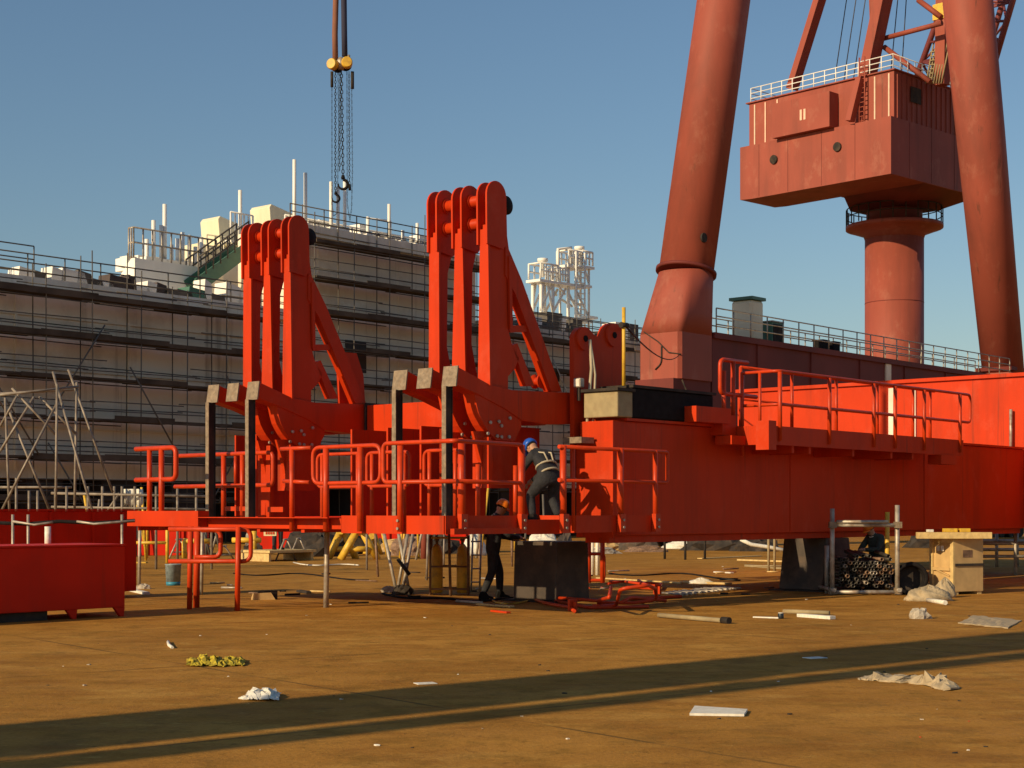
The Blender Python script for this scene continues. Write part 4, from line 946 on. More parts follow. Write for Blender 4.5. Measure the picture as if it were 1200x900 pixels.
# leaning scaffold trestle at the far left
sc = thing('scaffold_trestle', 'pale tube scaffold trestle with crossed braces behind the red boxes at the left edge', 'scaffold', Vector((-11.5, 38, 0)))
def sct(a, b_, Y0=38, Y1=None, r=.032, m='tube'):
    Y1 = Y1 or Y0; return MB().tube([at(*a, Y0), at(*b_, Y1)], r, 7).build('tube', m, sc)
for a, b_, y0, y1 in [((0, 463), (92, 453), 38, 39), ((-10, 462), (92, 456), 40, 40), ((62, 436), (110, 605), 38.5, 37), ((80, 433), (132, 577), 39.5, 39.5), ((67, 450), (65, 625), 38, 38),
                      ((90, 448), (87, 625), 39, 39), ((14, 455), (67, 511), 38.3, 38.3), ((46, 465), (89, 508), 38.6, 38.6), ((68, 470), (2, 598), 38.2, 37.5), ((40, 465), (-10, 545), 38.4, 38.4),
                      ((6, 466), (12, 625), 39, 39), ((10, 480), (58, 598), 39.2, 39.2), ((20, 464), (0, 500), 39, 39), ((110, 600), (110, 640), 37, 37), ((19, 560), (19, 630), 38, 38), ((34, 575), (34, 630), 38, 38), ((0, 571), (84, 571), 40, 40), ((44, 575), (44, 630), 38, 38), ((78, 570), (78, 630), 38, 38)]:
    sct(a, b_, y0, y1)
# low rail of tubes behind the red panel
tr = thing('tube_fence', 'low fence of pale scaffold tubes behind the dark red panel', 'fence', at(160, 640, 44))
MB().tube([at(60, 578, 44), at(252, 582, 44)], .04, 7).build('rail', 'tube', tr)
MB().tube([at(60, 594, 44), at(252, 597, 44)], .035, 7).build('rail', 'tube', tr)
for px in (65, 103, 134, 158, 183, 230, 248, 120, 143, 208): MB().tube([at(px, 570, 44), Vector((at(px, 600, 44).x, 44, 0))], .038, 6).build('post', 'tube', tr)
MB().tube([at(125, 600, 44), at(140, 578, 44)], .035, 6).build('brace', 'tube', tr)

# ------------------------------------------------------------------ far yard under and behind the platform
def redcase(px0, px1, pyt, pyb, lab, depth=1.5, m='redbox'):
    Y = EYE * K / (pyb - HZ); a = at(px0, pyt, Y); c = at(px1, pyt, Y)
    t = thing('steel_section', lab, 'steel section', Vector(((a.x + c.x) / 2, Y + depth / 2, 0)))
    f = Frame((a.x, Y), Vector((1, 0, 0)), Vector((0, -1, 0))); w = c.x - a.x
    MB().fb(f, 0, w, -depth, 0, .0, a.z).build('body', m, t, bevel=.02)
    MB().fb(f, -.04, w + .04, -depth - .04, .04, a.z + .002, a.z + .07).build('rim', m, t)
    n = max(2, int(w / 1.4))
    for k in range(n): MB().fb(f, (k + .5) * w / n - .04, (k + .5) * w / n + .04, .001, .08, .05, a.z - .02).build('rib', m, t)
    return t
redcase(150, 236, 612, 651, 'dark red hull section far behind the yellow frame')
redcase(298, 478, 607, 645, 'long dark red hull section far behind under the platform')
redcase(500, 560, 611, 648, 'short dark red hull section far behind the caged gas bottles')
# yellow access frame at the left
yf = thing('guard_rail', 'yellow tube guard frame standing behind the left platform posts', 'frame', gp(175, 660))
Yy = EYE * K / 60
for px in (155, 196): MB().tube([at(px, 610, Yy), Vector((at(px, 610, Yy).x, Yy, 0))], .055, 8).build('post', 'yellow', yf)
for py in (611, 636): MB().tube([at(155, py, Yy), at(196, py, Yy)], .05, 8).build('rail', 'yellow', yf)
MB().fb(Frame((at(152, 600, Yy).x, Yy), Vector((1, 0, 0)), Vector((0, -1, 0))), 0, .5, -.3, 0, 0, .04).build('base', 'yellow', yf)
# yellow barrier and sign
yb = thing('yellow_barrier', 'low yellow barrier rail beneath the left part of the platform', 'barrier', gp(240, 655))
for a, b_ in [((215, 634), (246, 634)), ((272, 633), (306, 633)), ((298, 620), (298, 656)), ((216, 634), (216, 654))]:
    MB().tube([at(*a, 53), at(*b_, 53)], .09, 8).build('rail', 'yellow', yb)
sg = thing('warning_sign', 'small yellow and white warning sign board hanging under the platform edge', 'sign', at(317, 624, 40))
f = Frame((at(309, 624, 40).x, 40), Vector((1, 0, 0)), Vector((0, -1, 0)))
z0, z1 = at(0, 628, 40).z, at(0, 617, 40).z
MB().fb(f, 0, .32, -.03, 0, z0, z1).build('board', 'signw', sg); MB().fb(f, .03, .29, .001, .006, z1 - .1, z1 - .02).build('header', 'paper', sg)
for k in range(4): MB().fb(f, .05 + k * .06, .09 + k * .06, .007, .012, z0 + .04, z0 + .1).build('lettering', 'rail', sg)
for dx in (0.05, .27): MB().tube([f.P(dx, -.01, z1), f.P(dx, -.01, 1.9)], .012, 5).build('hanger', 'steel', sg)
# pale A-trestles in a row
def trestle(px, pyt, pyb, w=.7, m='steel', lab=None, r=.04, nm='trestle'):
    Y = EYE * K / (pyb - HZ); p = Vector((at(px, 600, Y).x, Y, 0)); zt = at(px, pyt, Y).z
    t = thing(nm, lab, 'trestle', p, 'trestles in the far yard')
    for s_ in (-1, 1): MB().tube([p + Vector((s_ * w / 2, .25 * s_, 0)), p + Vector((s_ * .04, 0, zt))], r, 7).build('leg', m, t)
    MB().tube([p + Vector((-w / 2 + w * .2, -.1, zt * .35)), p + Vector((w / 2 - w * .2, .1, zt * .35))], r * .8, 6).build('brace', m, t)
    MB().tube([p + Vector((0, -.5, zt)), p + Vector((0, .5, zt))], r, 6).build('top_bar', m, t); return t
for px, pyt, pyb, lb in [(335, 632, 657, 'small pale A-shaped trestle, left of two, under the platform'), (350, 631, 655, 'small pale A-shaped trestle, right of two, under the platform'),
                         (262, 640, 656, 'low pale trestle between the orange ground posts'), (210, 632, 655, 'low pale trestle behind the grey pail')]:
    trestle(px, pyt, pyb, .6, 'steel', lb, .03)
for px, pyt, pyb, w, lb in [(401, 622, 655, .9, 'thick yellow splayed support, leftmost of three under the platform'), (421, 620, 656, 1.2, 'thick yellow splayed support, middle of three under the platform'), (437, 628, 650, .5, 'thick yellow splayed support, rightmost and smallest of three under the platform')]:
    trestle(px, pyt, pyb, w, 'yellow', lb, .13, 'yellow_support')
# dark bulky machine parts far behind
def lump(px, py, w, h, d, m, name, lab, cat, seed=1, Y=None, flat=.0, group=None, soft=None):
    """irregular crumpled solid resting on the ground"""
    rg = random.Random(seed); p = gp(px, py) if Y is None else Vector((at(px, 600, Y).x, Y, 0))
    soft = m in ('canvas', 'paper', 'yrag') if soft is None else soft
    b = MB(); n = 14; rings = 4; vs = []
    if soft:
        n, rings = 36, 10; fo = [(rg.randint(2, 9), rg.uniform(0, 6), rg.uniform(2, 9)) for _ in range(6)]
        for i in range(rings + 1):
            t = i / rings
            for k in range(n):
                a = 2 * math.pi * k / n; w_ = sum(abs(math.sin(f_ * a / 2 + p_ + q_ * t)) for f_, p_, q_ in fo) / 6
                rr = (math.cos(t * math.pi / 2) ** .8) * (.62 + .6 * w_) if i < rings else .02
                vs.append(p + Vector((math.cos(a) * w / 2 * rr, math.sin(a) * d / 2 * rr, h * (t ** .8) * (.45 + .85 * w_) * (1 if i else 0))))
        fs = [(i * n + k, i * n + (k + 1) % n, (i + 1) * n + (k + 1) % n, (i + 1) * n + k) for i in range(rings) for k in range(n)]
        fs += [tuple(range(rings * n, rings * n + n)), tuple(range(n))[::-1]]
        b.add(vs, fs, True); return b.build(name, m, label=lab, cat=cat, group=group)
    for i in range(rings + 1):
        t = i / rings; z = h * (math.sin(t * math.pi / 2)) ; rr = math.cos(t * math.pi / 2) ** .6 if i < rings else .12
        for k in range(n):
            a = 2 * math.pi * k / n; j = rg.uniform(.72, 1.2)
            vs.append(p + Vector((math.cos(a) * w / 2 * rr * j, math.sin(a) * d / 2 * rr * j, max(0, z * rg.uniform(.75, 1.15)) if i else 0)))
    fs = [(i * n + k, i * n + (k + 1) % n, (i + 1) * n + (k + 1) % n, (i + 1) * n + k) for i in range(rings) for k in range(n)]
    fs += [tuple(range(rings * n, rings * n + n)), tuple(range(n))[::-1]]
    b.add(vs, fs, False); return b.build(name, m, label=lab, cat=cat, group=group)
lump(375, 652, 1.6, .8, 1.2, 'charcoal', 'covered_pile', 'dark tarpaulin-covered heap far under the platform', 'heap', 2)
lump(385, 649, 3.2, 1.0, 1.4, 'charcoal', 'covered_pile', 'wide black heap behind the yellow supports', 'heap', 3)
lump(845, 645, 3.2, .75, 1.2, 'charcoal', 'covered_pile', 'black sheeted heap seen below the box girder', 'heap', 4)
lump(805, 643, 2.2, .42, 1.0, 'paper', 'plastic_sheet', 'crumpled white plastic sheeting lying below the box girder', 'sheeting', 5)
lump(885, 646, 2.0, .55, 1.0, 'charcoal', 'covered_pile', 'black heap just left of the dark plinth under the girder', 'heap', 6)
lump(480, 651, 1.6, .7, .8, 'pipe2', 'scrap_pile', 'rusty scrap heap behind the crossed silver props', 'heap', 7)
lump(1095, 642, 2.6, .9, 1.0, 'charcoal', 'covered_pile', 'black heap behind the pipe rack and the crate', 'heap', 8)
p = at(744, 638, 80); f = Frame((p.x - .6, 78), Vector((1, 0, 0)), Vector((0, -1, 0)))
ob = thing('orange_crate', 'small bright orange frame box lying far below the girder', 'box', f.P(.6, -.5, 0))
MB().fb(f, -.9, .9, -.8, 0, .05, .8).build('body', 'rail', ob, bevel=.05); MB().fb(f, -.4, .4, .001, .03, .2, .6).build('opening', 'charcoal', ob); MB().fb(f, -.95, .95, -.85, .05, .8, .86).build('lid', 'rail', ob)
wb = thing('pale_crate', 'small pale box beside the orange frame box far below the girder', 'box', f.P(2.4, -.5, 0))
MB().fb(f, 1.6, 3.4, -.8, 0, .0, .8).build('body', 'tan', wb, bevel=.05); MB().fb(f, 1.55, 3.45, -.85, .05, .8, .88).build('lid', 'timber', wb)
b = MB(); b.tube([at(868, 632, 55), at(880, 638, 55), at(900, 641, 55), at(925, 646, 55)], .07, 7); tag(b.build('hose', 'paper'), 'pale hose curling out of the black heap beside the dark plinth', 'hose')
# dark short posts with a rail
for i, (px, pt, pb_, lb) in enumerate([(779, 628, 655, 'thin dark post below the girder, left of three'), (803, 628, 656, 'thin dark post below the girder, middle of three'), (826, 628, 655, 'thin dark post below the girder, right of three')]):
    Y = EYE * K / (pb_ - HZ); tag(MB().tube([Vector((at(px, 600, Y).x, Y, 0)), at(px, 624, Y)], .045, 6).build('steel_post', 'charcoal'), lb, 'post', 'thin dark posts below the girder')
for px, lb in ((905, 'double pale prop left of the dark plinth'), ):
    t = thing('prop', lb, 'prop', gp(px, 670)); p = gp(px, 670)
    for dx in (-.1, .06): MB().tube([p + Vector((dx, 0, 0)), p + Vector((dx, 0, 1.2))], .035, 7).build('tube', 'tan', t)
    MB().tube([p + Vector((-.5, 0, .15)), p + Vector((.5, 0, .15))], .03, 7).build('brace', 'tan', t)
# tube rails right of the crate
rr_ = thing('tube_rack', 'pale tube rack at the right edge behind the wooden crate', 'rack', gp(1185, 660))
for px in (1168, 1192, 1210): MB().tube([at(px, 622, 46), Vector((at(px, 600, 46).x, 46, 0))], .05, 7).build('post', 'steel', rr_)
for py in (634, 644): MB().tube([at(1150, py, 46), at(1215, py, 46)], .05, 7).build('rail', 'steel', rr_)
r2_ = thing('tube_rack', 'lower pale tube rack in front at the right edge with one foot post', 'rack', gp(1190, 668))
for px in (1190,): MB().tube([at(px, 620, 40), Vector((at(px, 600, 40).x, 40, 0))], .045, 7).build('post', 'steel', r2_)
for py in (637, 652): MB().tube([at(1152, py, 40), at(1215, py, 40)], .04, 7).build('rail', 'steel', r2_)

# tripod of silver props
tp = thing('prop_tripod', 'crossed silver props leaning together under the front platform', 'prop', gp(475, 690))
for a, b_ in [((450, 625), (464, 690)), ((467, 625), (479, 682)), ((484, 625), (472, 684)), ((478, 625), (466, 690))]:
    MB().tube([at(*a, 33), Vector((at(b_[0], 600, 32.6).x, 32.6, 0.0))], .035, 8).build('prop', 'steel', tp)
MB().tube([at(466, 655, 32.6), Vector((at(480, 690, 32.6).x, 32.6, .3))], .04, 7).build('coupler_bar', 'charcoal', tp)
lump(472, 697, .45, .18, .3, 'charcoal', 'scrap_pile', 'dark tangle of couplers at the feet of the crossed props', 'scrap', 9)
lump(455, 694, .3, .12, .2, 'stone', 'stone_lump', 'pale broken lump beside the feet of the crossed props', 'rubble', 10)
# gas bottles in a cage
Yc = 30.6
for i, (px, lb) in enumerate(((512, 'rusty yellow gas bottle, left one in the open cage'), (542, 'rusty yellow gas bottle, right one in the open cage'))):
    p = Vector((at(px, 600, Yc).x, Yc, .03)); t = thing('gas_bottle', lb, 'gas bottle', p, 'gas bottles in the cage')
    MB().lathe(p, [(.10, 0), (.115, .03), (.115, .75), (.09, .88), (.04, .95)], 20).build('cylinder', 'yellow', t)
    MB().lathe(p + UP * .95, [(.03, 0), (.03, .06), (.05, .07), (.05, .12)], 12).build('valve', 'pipe2', t)
cg2 = thing('bottle_cage', 'rusty open tube cage round the two yellow gas bottles', 'cage', Vector((at(527, 600, Yc).x, Yc, 0)))
x0, x1 = at(505, 600, Yc).x, at(549, 600, Yc).x
for x in (x0, x1):
    for y in (Yc - .25, Yc + .25): MB().tube([Vector((x, y, 0)), Vector((x, y, 1.15))], .025, 6).build('post', 'pipe2', cg2)
for z in (.12, .55, 1.1): MB().tube([Vector((x0, Yc - .25, z)), Vector((x1, Yc - .25, z)), Vector((x1, Yc + .25, z)), Vector((x0, Yc + .25, z))], .02, 6, closed=True).build('rail', 'yellow' if z > 1 else 'pipe2', cg2)
MB().tube([Vector((at(528, 600, 30).x, 30, 0)), Vector((at(526, 600, 30).x, 30, 1.25))], .03, 6).build('post', 'pipe2', cg2)
Yl = 31.5; ld = thing('short_ladder', 'short pale step ladder behind the gas bottles', 'ladder', Vector((at(556, 600, Yl).x, Yl, 0)))
for px in (552, 562): MB().tube([Vector((at(px, 600, Yl).x, Yl, 0)), Vector((at(px + 2, 600, Yl).x, Yl + .2, 1.2))], .02, 6).build('rail', 'steel', ld)
for k in range(4): MB().tube([Vector((at(552, 600, Yl).x, Yl, .2 + k * .27)), Vector((at(563, 600, Yl).x, Yl + .05, .2 + k * .27))], .018, 6).build('rung', 'steel', ld)
tag(MB().lathe(Vector((at(497, 600, 54).x, 54, 0)), [(.12, 0), (.12, 1.0), (.08, 1.15), (.04, 1.2)], 16).build('gas_bottle', 'crane'), 'single dull orange gas bottle standing far behind the props', 'gas bottle')

# pail
pb = thing('paint_pail', 'battered grey paint pail with a blue base standing on the yard', 'pail', gp(203, 686))
p = gp(203, 686); MB().lathe(p, [(.15, 0), (.155, .08)], 24).build('base_band', 'blue', pb); MB().lathe(p + UP * .081, [(.155, 0), (.17, .36), (.178, .365), (.178, .385), (.165, .385), (.15, .05)], 24).build('body', 'bucket', pb)
MB().tube([p + Vector((math.cos(R(a)) * .17, -.03, .42 + math.sin(R(a)) * .14 - .08)) for a in range(0, 181, 20)], .006, 5).build('handle', 'steel', pb)
# ------------------------------------------------------------------ standing and lying orange rails below the platform
sr_ = thing('rail_panel', 'spare orange handrail panel standing upright below the platform', 'handrail panel', gp(685, 686))
Ys = 33.0; X = lambda px: at(px, 600, Ys).x
Zp = lambda py: EYE - (py - HZ) / K * Ys
MB().tube(rloop(Vector((X(653), Ys, 0)), Vector((X(708), Ys, 0)), Zp(680), Zp(649), .1), .035, 8, closed=True).build('handrail_loop', 'rail', sr_)
for px in (690, 706): MB().tube([Vector((X(px), Ys, Zp(683))), Vector((X(px), Ys, Zp(626)))], .05, 8).build('rail_post', 'rail', sr_)
for px in (673, 669): MB().tube([Vector((X(px), Ys, 0.02)), Vector((X(px), Ys, Zp(645)))], .035, 8).build('rail_post', 'rail', sr_)
for px in (690, 706): MB().tube([Vector((X(px), Ys, .0)), Vector((X(px), Ys + .5, .0 + .0))], .03, 6).build('foot', 'rail', sr_)
wpz = thing('hanging_props', 'white plastic pipes upright behind the spare orange panel', 'pipe', gp(697, 655))
for px in (694, 700): MB().tube([Vector((at(px, 600, 40).x, 40, 0)), Vector((at(px, 600, 40).x, 40, 1.2))], .05, 8).build('pipe', 'paper', wpz)
# bent panels lying in a heap
def lie(pts, r=.03): return MB().tube(rounded([gp(x, y, z) for x, y, z in pts], .15), r, 8)
heap = [
 ('bent orange handrail lying at the left end of the heap of rails', [[(628, 703, .04), (640, 707, .04), (668, 712, .04), (673, 716, .04)], [(628, 699, .05), (700, 704, .12), (714, 700, .3), (716, 688, .4)]]),
 ('orange handrail with a raised loop in the middle of the heap of rails', [[(695, 710, .04), (722, 710, .05), (727, 690, .40), (760, 686, .45), (768, 690, .3), (770, 703, .1), (740, 707, .05), (700, 706, .05)]]),
 ('flat orange handrail at the back of the heap of rails', [[(715, 681, .04), (745, 683, .08), (775, 684, .06), (772, 690, .05), (735, 688, .05)], [(748, 680, .1), (770, 692, .06)]]),
 ('straight orange rail bars across the right of the heap of rails', [[(728, 706, .1), (740, 700, .15), (780, 704, .05)], [(735, 702, .03), (798, 699, .03)]]),
 ('thin orange rail under the front of the heap', [[(640, 702, .03), (690, 712, .03), (760, 711, .03)]]),
 ('orange rail at the far back of the heap', [[(712, 684, .1), (730, 681, .12), (768, 687, .1)]])]
for lb, pl in heap:
    t = thing('lying_handrail', lb, 'handrail', gp(*pl[0][0][:2]), 'orange handrails dumped in a heap')
    for pts in pl: lie(pts).build('rail', 'rail', t)
for px, py, lb in ((671, 716, 'orange foot plate at the left end of the heap of rails'), (770, 696, 'orange foot plate at the right end of the heap of rails')):
    p = gp(px, py); t = thing('foot_plate', lb, 'foot plate', p); f = Frame(p[:2]); MB().fb(f, -.10, .10, -.02, .02, 0, .19).build('plate', 'rail', t); MB().fb(f, -.02, .02, .021, .08, 0, .15).build('rib', 'rail', t)
# rows of steel bars
rg = random.Random(5)
for k in range(14):
    px = 800 + k * 5.2; py = 697 - k * .6; p = gp(px, py, .04); dd = Vector((-.16, .9 - k * .02, 0)).normalized()
    MB().tube([p, p + dd * rg.uniform(.5, .8) + Vector((-.2, 0, 0))], .022, 6).build('steel_bar', 'steel', label='short silver steel bar in the row of bars right of the orange heap', cat='steel bar', group='row of silver bars')
# scrap under the pile / red-white couplers
def plank(px0, py0, px1, py1, w, h, m, name, lab, cat, group=None):
    a, c = gp(px0, py0), gp(px1, py1); b = MB(); b.bar(a + UP * (h / 2 + .002), c + UP * (h / 2 + .002), w, h); return b.build(name, m, label=lab, cat=cat, group=group, bevel=.004)
def rod(px0, py0, px1, py1, r, m, name, lab, cat, group=None):
    a, c = gp(px0, py0), gp(px1, py1); return MB().tube([a + UP * r, c + UP * r], r, 10).build(name, m, label=lab, cat=cat, group=group)
t = thing('tube_with_coupler', 'tan tube with a coupler on its right end lying on the open yard', 'tube', gp(812, 728))
a, c = gp(772, 724), gp(853, 731); MB().tube([a + UP * .04, c + UP * .04], .036, 10).build('tube', 'tan', t); dn = (c - a).normalized(); MB().tube([c + UP * .045 - dn * .12, c + UP * .045 + dn * .03], .052, 10).build('coupler', 'charcoal', t)
rod(918, 719, 972, 721, .035, 'tan', 'wood_pole', 'short tan pole lying just behind a pale plank', 'pole')
plank(937, 723, 976, 726, .12, .05, 'paper', 'plank', 'short white plank lying beside a tan pole on the yard', 'plank')
plank(883, 724, 913, 725, .07, .02, 'paper', 'plank', 'thin pale strip left of the small shiny can', 'strip')
t = thing('can', 'small shiny can lying between two strips on the yard', 'can', gp(915, 725)); MB().lathe(gp(915, 725), [(.04, 0), (.045, .01), (.045, .07), (.04, .08)], 16).build('body', 'chain', t); MB().lathe(gp(915, 725) + UP * .081, [(.04, 0), (.04, .01)], 16).build('lid', 'paper', t)
rod(1087, 706, 1108, 709, .04, 'paper', 'tube', 'short white tube in front of the canvas heap', 'tube')
plank(600, 712, 560, 709, .1, .03, 'timber', 'plank', 'pale thin plank lying by the feet of the standing worker', 'plank')
plank(577, 717, 596, 719, .08, .03, 'rail', 'plank', 'small orange strip in front of the standing worker', 'strip')
rod(535, 706, 565, 708, .025, 'steel', 'tube', 'thin silver tube left of the standing worker', 'tube')
plank(150, 692, 172, 697, .12, .05, 'paper', 'plank', 'white offcut on the ground under the left silver post', 'offcut')
lump(168, 690, .35, .10, .2, 'stone', 'stone_lump', 'pale lump on the ground at the foot of the left silver post', 'rubble', 12)
t = thing('wood_block', 'brown wooden block lying on the ground under the platform', 'block', gp(310, 703)); f = Frame(gp(310, 703)[:2], Vector((.96, .28, 0)), Vector((.28, -.96, 0)))
MB().prism([(-.22, 0), (-.2, .12), (.12, .13), (.2, 0)], f, -.2, 0).build('block', 'wood', t); MB().fb(f, -.1, .25, -.21, -.1, .0, .16).build('dark_cap', 'charcoal', t)
plank(350, 694, 362, 696, .1, .05, 'charcoal', 'plank', 'small dark offcut right of the brown wooden block', 'offcut')
b = MB(); b.tube([gp(700, 640), gp(760, 641), gp(840, 648)], .05, 6)
plank(875, 664, 930, 668, .15, .06, 'tan', 'plank', 'long tan plank lying in the shade left of the dark plinth', 'plank')
plank(865, 657, 925, 659, .12, .05, 'timber', 'plank', 'pale plank lying farther back left of the dark plinth', 'plank')
plank(838, 671, 858, 672, .12, .03, 'paper', 'plank', 'small white board lying in the girder shadow', 'board')
plank(700, 678, 800, 684, .1, .03, 'timber', 'plank', 'long thin tan lath lying behind the orange heap', 'lath')
plank(800, 683, 855, 685, .2, .04, 'timber', 'plank', 'tan board under the white rag behind the steel bars', 'board')
lump(822, 684, .55, .12, .3, 'paper', 'rag', 'crumpled white rag on the tan board behind the steel bars', 'rag', 14)
plank(820, 655, 890, 652, .2, .03, 'timber', 'plank', 'pale plank far below the middle of the girder', 'plank')

# ------------------------------------------------------------------ pipe rack, pile of pipes
Yr = EYE * K / (697 - HZ)
xr = lambda px: at(px, 600, Yr).x
zr2 = lambda py: EYE - (py - HZ) / K * Yr
rk = thing('pipe_rack', 'pale scaffold tube rack holding the heap of dark pipes', 'rack', Vector((xr(1015), Yr, 0)))
for px, top, m in ((974, 596, 'steel'), (1050, 592, 'steel')): MB().tube([Vector((xr(px), Yr - .1, 0)), Vector((xr(px), Yr - .1, zr2(top)))], .045, 10).build('post', m, rk)
MB().tube([Vector((xr(1047), Yr + .5, 0)), Vector((xr(1047), Yr + .5, zr2(600)))], .045, 10).build('post', 'yellow', rk)
MB().tube([Vector((xr(975), Yr + .5, 0)), Vector((xr(975), Yr + .5, zr2(640)))], .045, 10).build('post', 'steel', rk)
MB().tube([Vector((xr(970), Yr - .15, zr2(615))), Vector((xr(1054), Yr - .15, zr2(615.5)))], .04, 10).build('cross_tube', 'steel', rk)
MB().tube([Vector((xr(978), Yr - .2, zr2(611.5))), Vector((xr(1038), Yr - .2, zr2(611.5)))], .036, 10).build('cross_tube', 'steel', rk)
MB().tube([Vector((xr(972), Yr - .15, .06)), Vector((xr(1054), Yr - .15, .06))], .04, 10).build('cross_tube', 'steel', rk)
for px in (974, 1050):
    MB().tube([Vector((xr(px), Yr - .3, .1)), Vector((xr(px), Yr + 1.1, .1))], .04, 8).build('bearer', 'steel', rk)
    for z in (.08, zr2(615)): MB().fb(Frame((xr(px), Yr - .13), Vector((1, 0, 0)), Vector((0, -1, 0))), -.07, .07, -.06, .07, z - .06, z + .06).build('coupler', 'raw', rk)
proto = None; rg = random.Random(9); r = .036; n_ = 0; xs0 = xr(982) ; width = xr(1046) - xr(982)
protos = {}
for mn in ('pipe', 'pipe2', 'steel'):
    for L_p in (1.05,):
        o = MB().pipe(Vector((0, 0, 0)), Vector((0, L_p, 0)), r, .007, 12).build('loose_pipe', mn, loc=(0, 0, 0)); protos[mn] = o
used = set(); rows = 10
for row in range(rows):
    cnt = int((width + .02) / (2 * r * 1.03)) - (row % 2)
    z = .14 + r + row * r * 1.76
    for k in range(cnt):
        if row >= 8 and rg.random() < (.35 if row == 8 else .6): continue
        x = xs0 + r + (row % 2) * r + k * 2 * r * 1.03 + rg.uniform(-.008, .008); y = Yr - rg.uniform(-.12, .2)
        mn = rg.choices(['pipe', 'pipe2', 'steel'], [.72, .2, .08])[0]
        lab = {'pipe': 'dark steel pipe lying in the heap in the rack', 'pipe2': 'rust brown pipe lying in the heap in the rack', 'steel': 'pale silver pipe lying in the heap in the rack'}[mn]
        if mn not in used: o = protos[mn]; used.add(mn)
        else: o = dup(protos[mn], (0, 0, 0))
        o.location = (x, y, z + rg.uniform(-.004, .004)); o.rotation_euler = (rg.uniform(-.01, .03) + (.05 if row > 8 else 0), 0, rg.uniform(-.05, .05) * (1 if row < 8 else 2.5))
        tag(o, lab, 'pipe', 'pipes heaped in the rack'); n_ += 1
# black hose coil / sack right of the pipes
t = thing('hose_coil', 'black hose coil between the pipe rack and the crate', 'hose', gp(1067, 697))
c0 = gp(1066, 696)
for k in range(4): MB().tube([c0 + Vector((math.cos(R(a)) * (.30 - .02 * k), -.12 + .09 * k, .30 + math.sin(R(a)) * (.29 - .02 * k))) for a in range(0, 360, 18)], .045, 8, closed=True).build('hose_loop', 'black', t)
MB().lathe(c0 + Vector((0, .2, .30)), [(.27, -.2), (.27, .15)], 20, (0, 1, 0)).build('drum', 'charcoal', t)

# ------------------------------------------------------------------ wooden crate with timber on top
CF = Frame(gp(1118, 697)[:2], Vector((.90, .435, 0)), Vector((.435, -.90, 0)))
# near edge at px 1118: left (end) face goes back to 1090, right (side) face to 1150
def cl(px, v=0): return CF.lz(px, 600, v)[0]
cw = cl(1152); vv = CF.lv(1090, 600, 0)[0]; vv = max(vv, -2.0)
ct = thing('wooden_crate', 'tall plywood crate with battens standing beside the pipe rack', 'crate', CF.P(.3, -.4, 0))
zc = 1.08
MB().fb(CF, .02, cw, vv, -.0, .06, zc).build('box', 'wood', ct)
for v in (vv, -.09): MB().fb(CF, -.02, .018, v, v + .09, .0, zc).build('batten', 'timber', ct)
for z in (zc - .08, .06): MB().fb(CF, -.02, .018, vv + .093, -.093, z, z + .08).build('batten', 'timber', ct)
MB().fb(CF, -.024, .5 * 0 + .017, vv + .1, -.1, .46, .52).build('batten', 'wood', ct)
b = MB(); b.bar(CF.P(-.005, vv + .1, .50), CF.P(-.005, -.1, .36), .05, .02, UP); 
b.build('batten', 'wood', ct)
MB().fb(CF, .02, cw + .01, .001, .02, .55, .60).build('shadow_strip', 'charcoal', ct)  # charcoal strip painted as a bar's shadow across the crate side
MB().fb(CF, cw * .3, cw * .62, .001, .006, .72, .86).build('stencil_mark', 'pipe2', ct)
MB().fb(CF, -.026, -.021, vv + .22, vv + .30, .84, .94).build('paper_tag', 'paper', ct); MB().fb(CF, -.026, -.021, vv + .34, vv + .42, .84, .94).build('paper_tag', 'paper', ct)
for u in (.03, cw - .12): MB().fb(CF, u, u + .1, vv + .02, -.02, 0, .059).build('skid', 'timber', ct)
Yt = CF.P(0, 0, 0).y
def xb_(px, Y=Yt): return at(px, 600, Y).x
XF = Frame((0, Yt - .05), Vector((1, 0, 0)), Vector((0, -1, 0)))
zt1 = EYE - 36.5 / K * Yt; zt0 = zc + .004
tag(MB().fb(XF, xb_(1075), xb_(1161), -.12, .05, zt0, zt0 + .125).build('timber_beam', 'timber', bevel=.008), 'long pale squared beam lying across the top of the crate, nearest the viewer', 'beam')
tag(MB().fb(XF, xb_(1080), xb_(1158), -.5, -.3, zt0, zt0 + .12).build('timber_beam', 'timber', bevel=.008), 'pale squared beam across the top of the crate, behind the front one', 'beam')
for i, (a_, c_, lb) in enumerate(((1105, 1121, 'yellow timber offcut, left one on top of the crate'), (1124, 1136, 'yellow timber offcut, right one on top of the crate'), (1086, 1093, 'white offcut on the left of the crate top'))):
    tag(MB().fb(XF, xb_(a_), xb_(c_), -.1, .03, zt0 + .129, zt0 + .129 + (.07 if i < 2 else .05)).build('offcut', 'yellow' if i < 2 else 'paper', bevel=.006), lb, 'offcut')
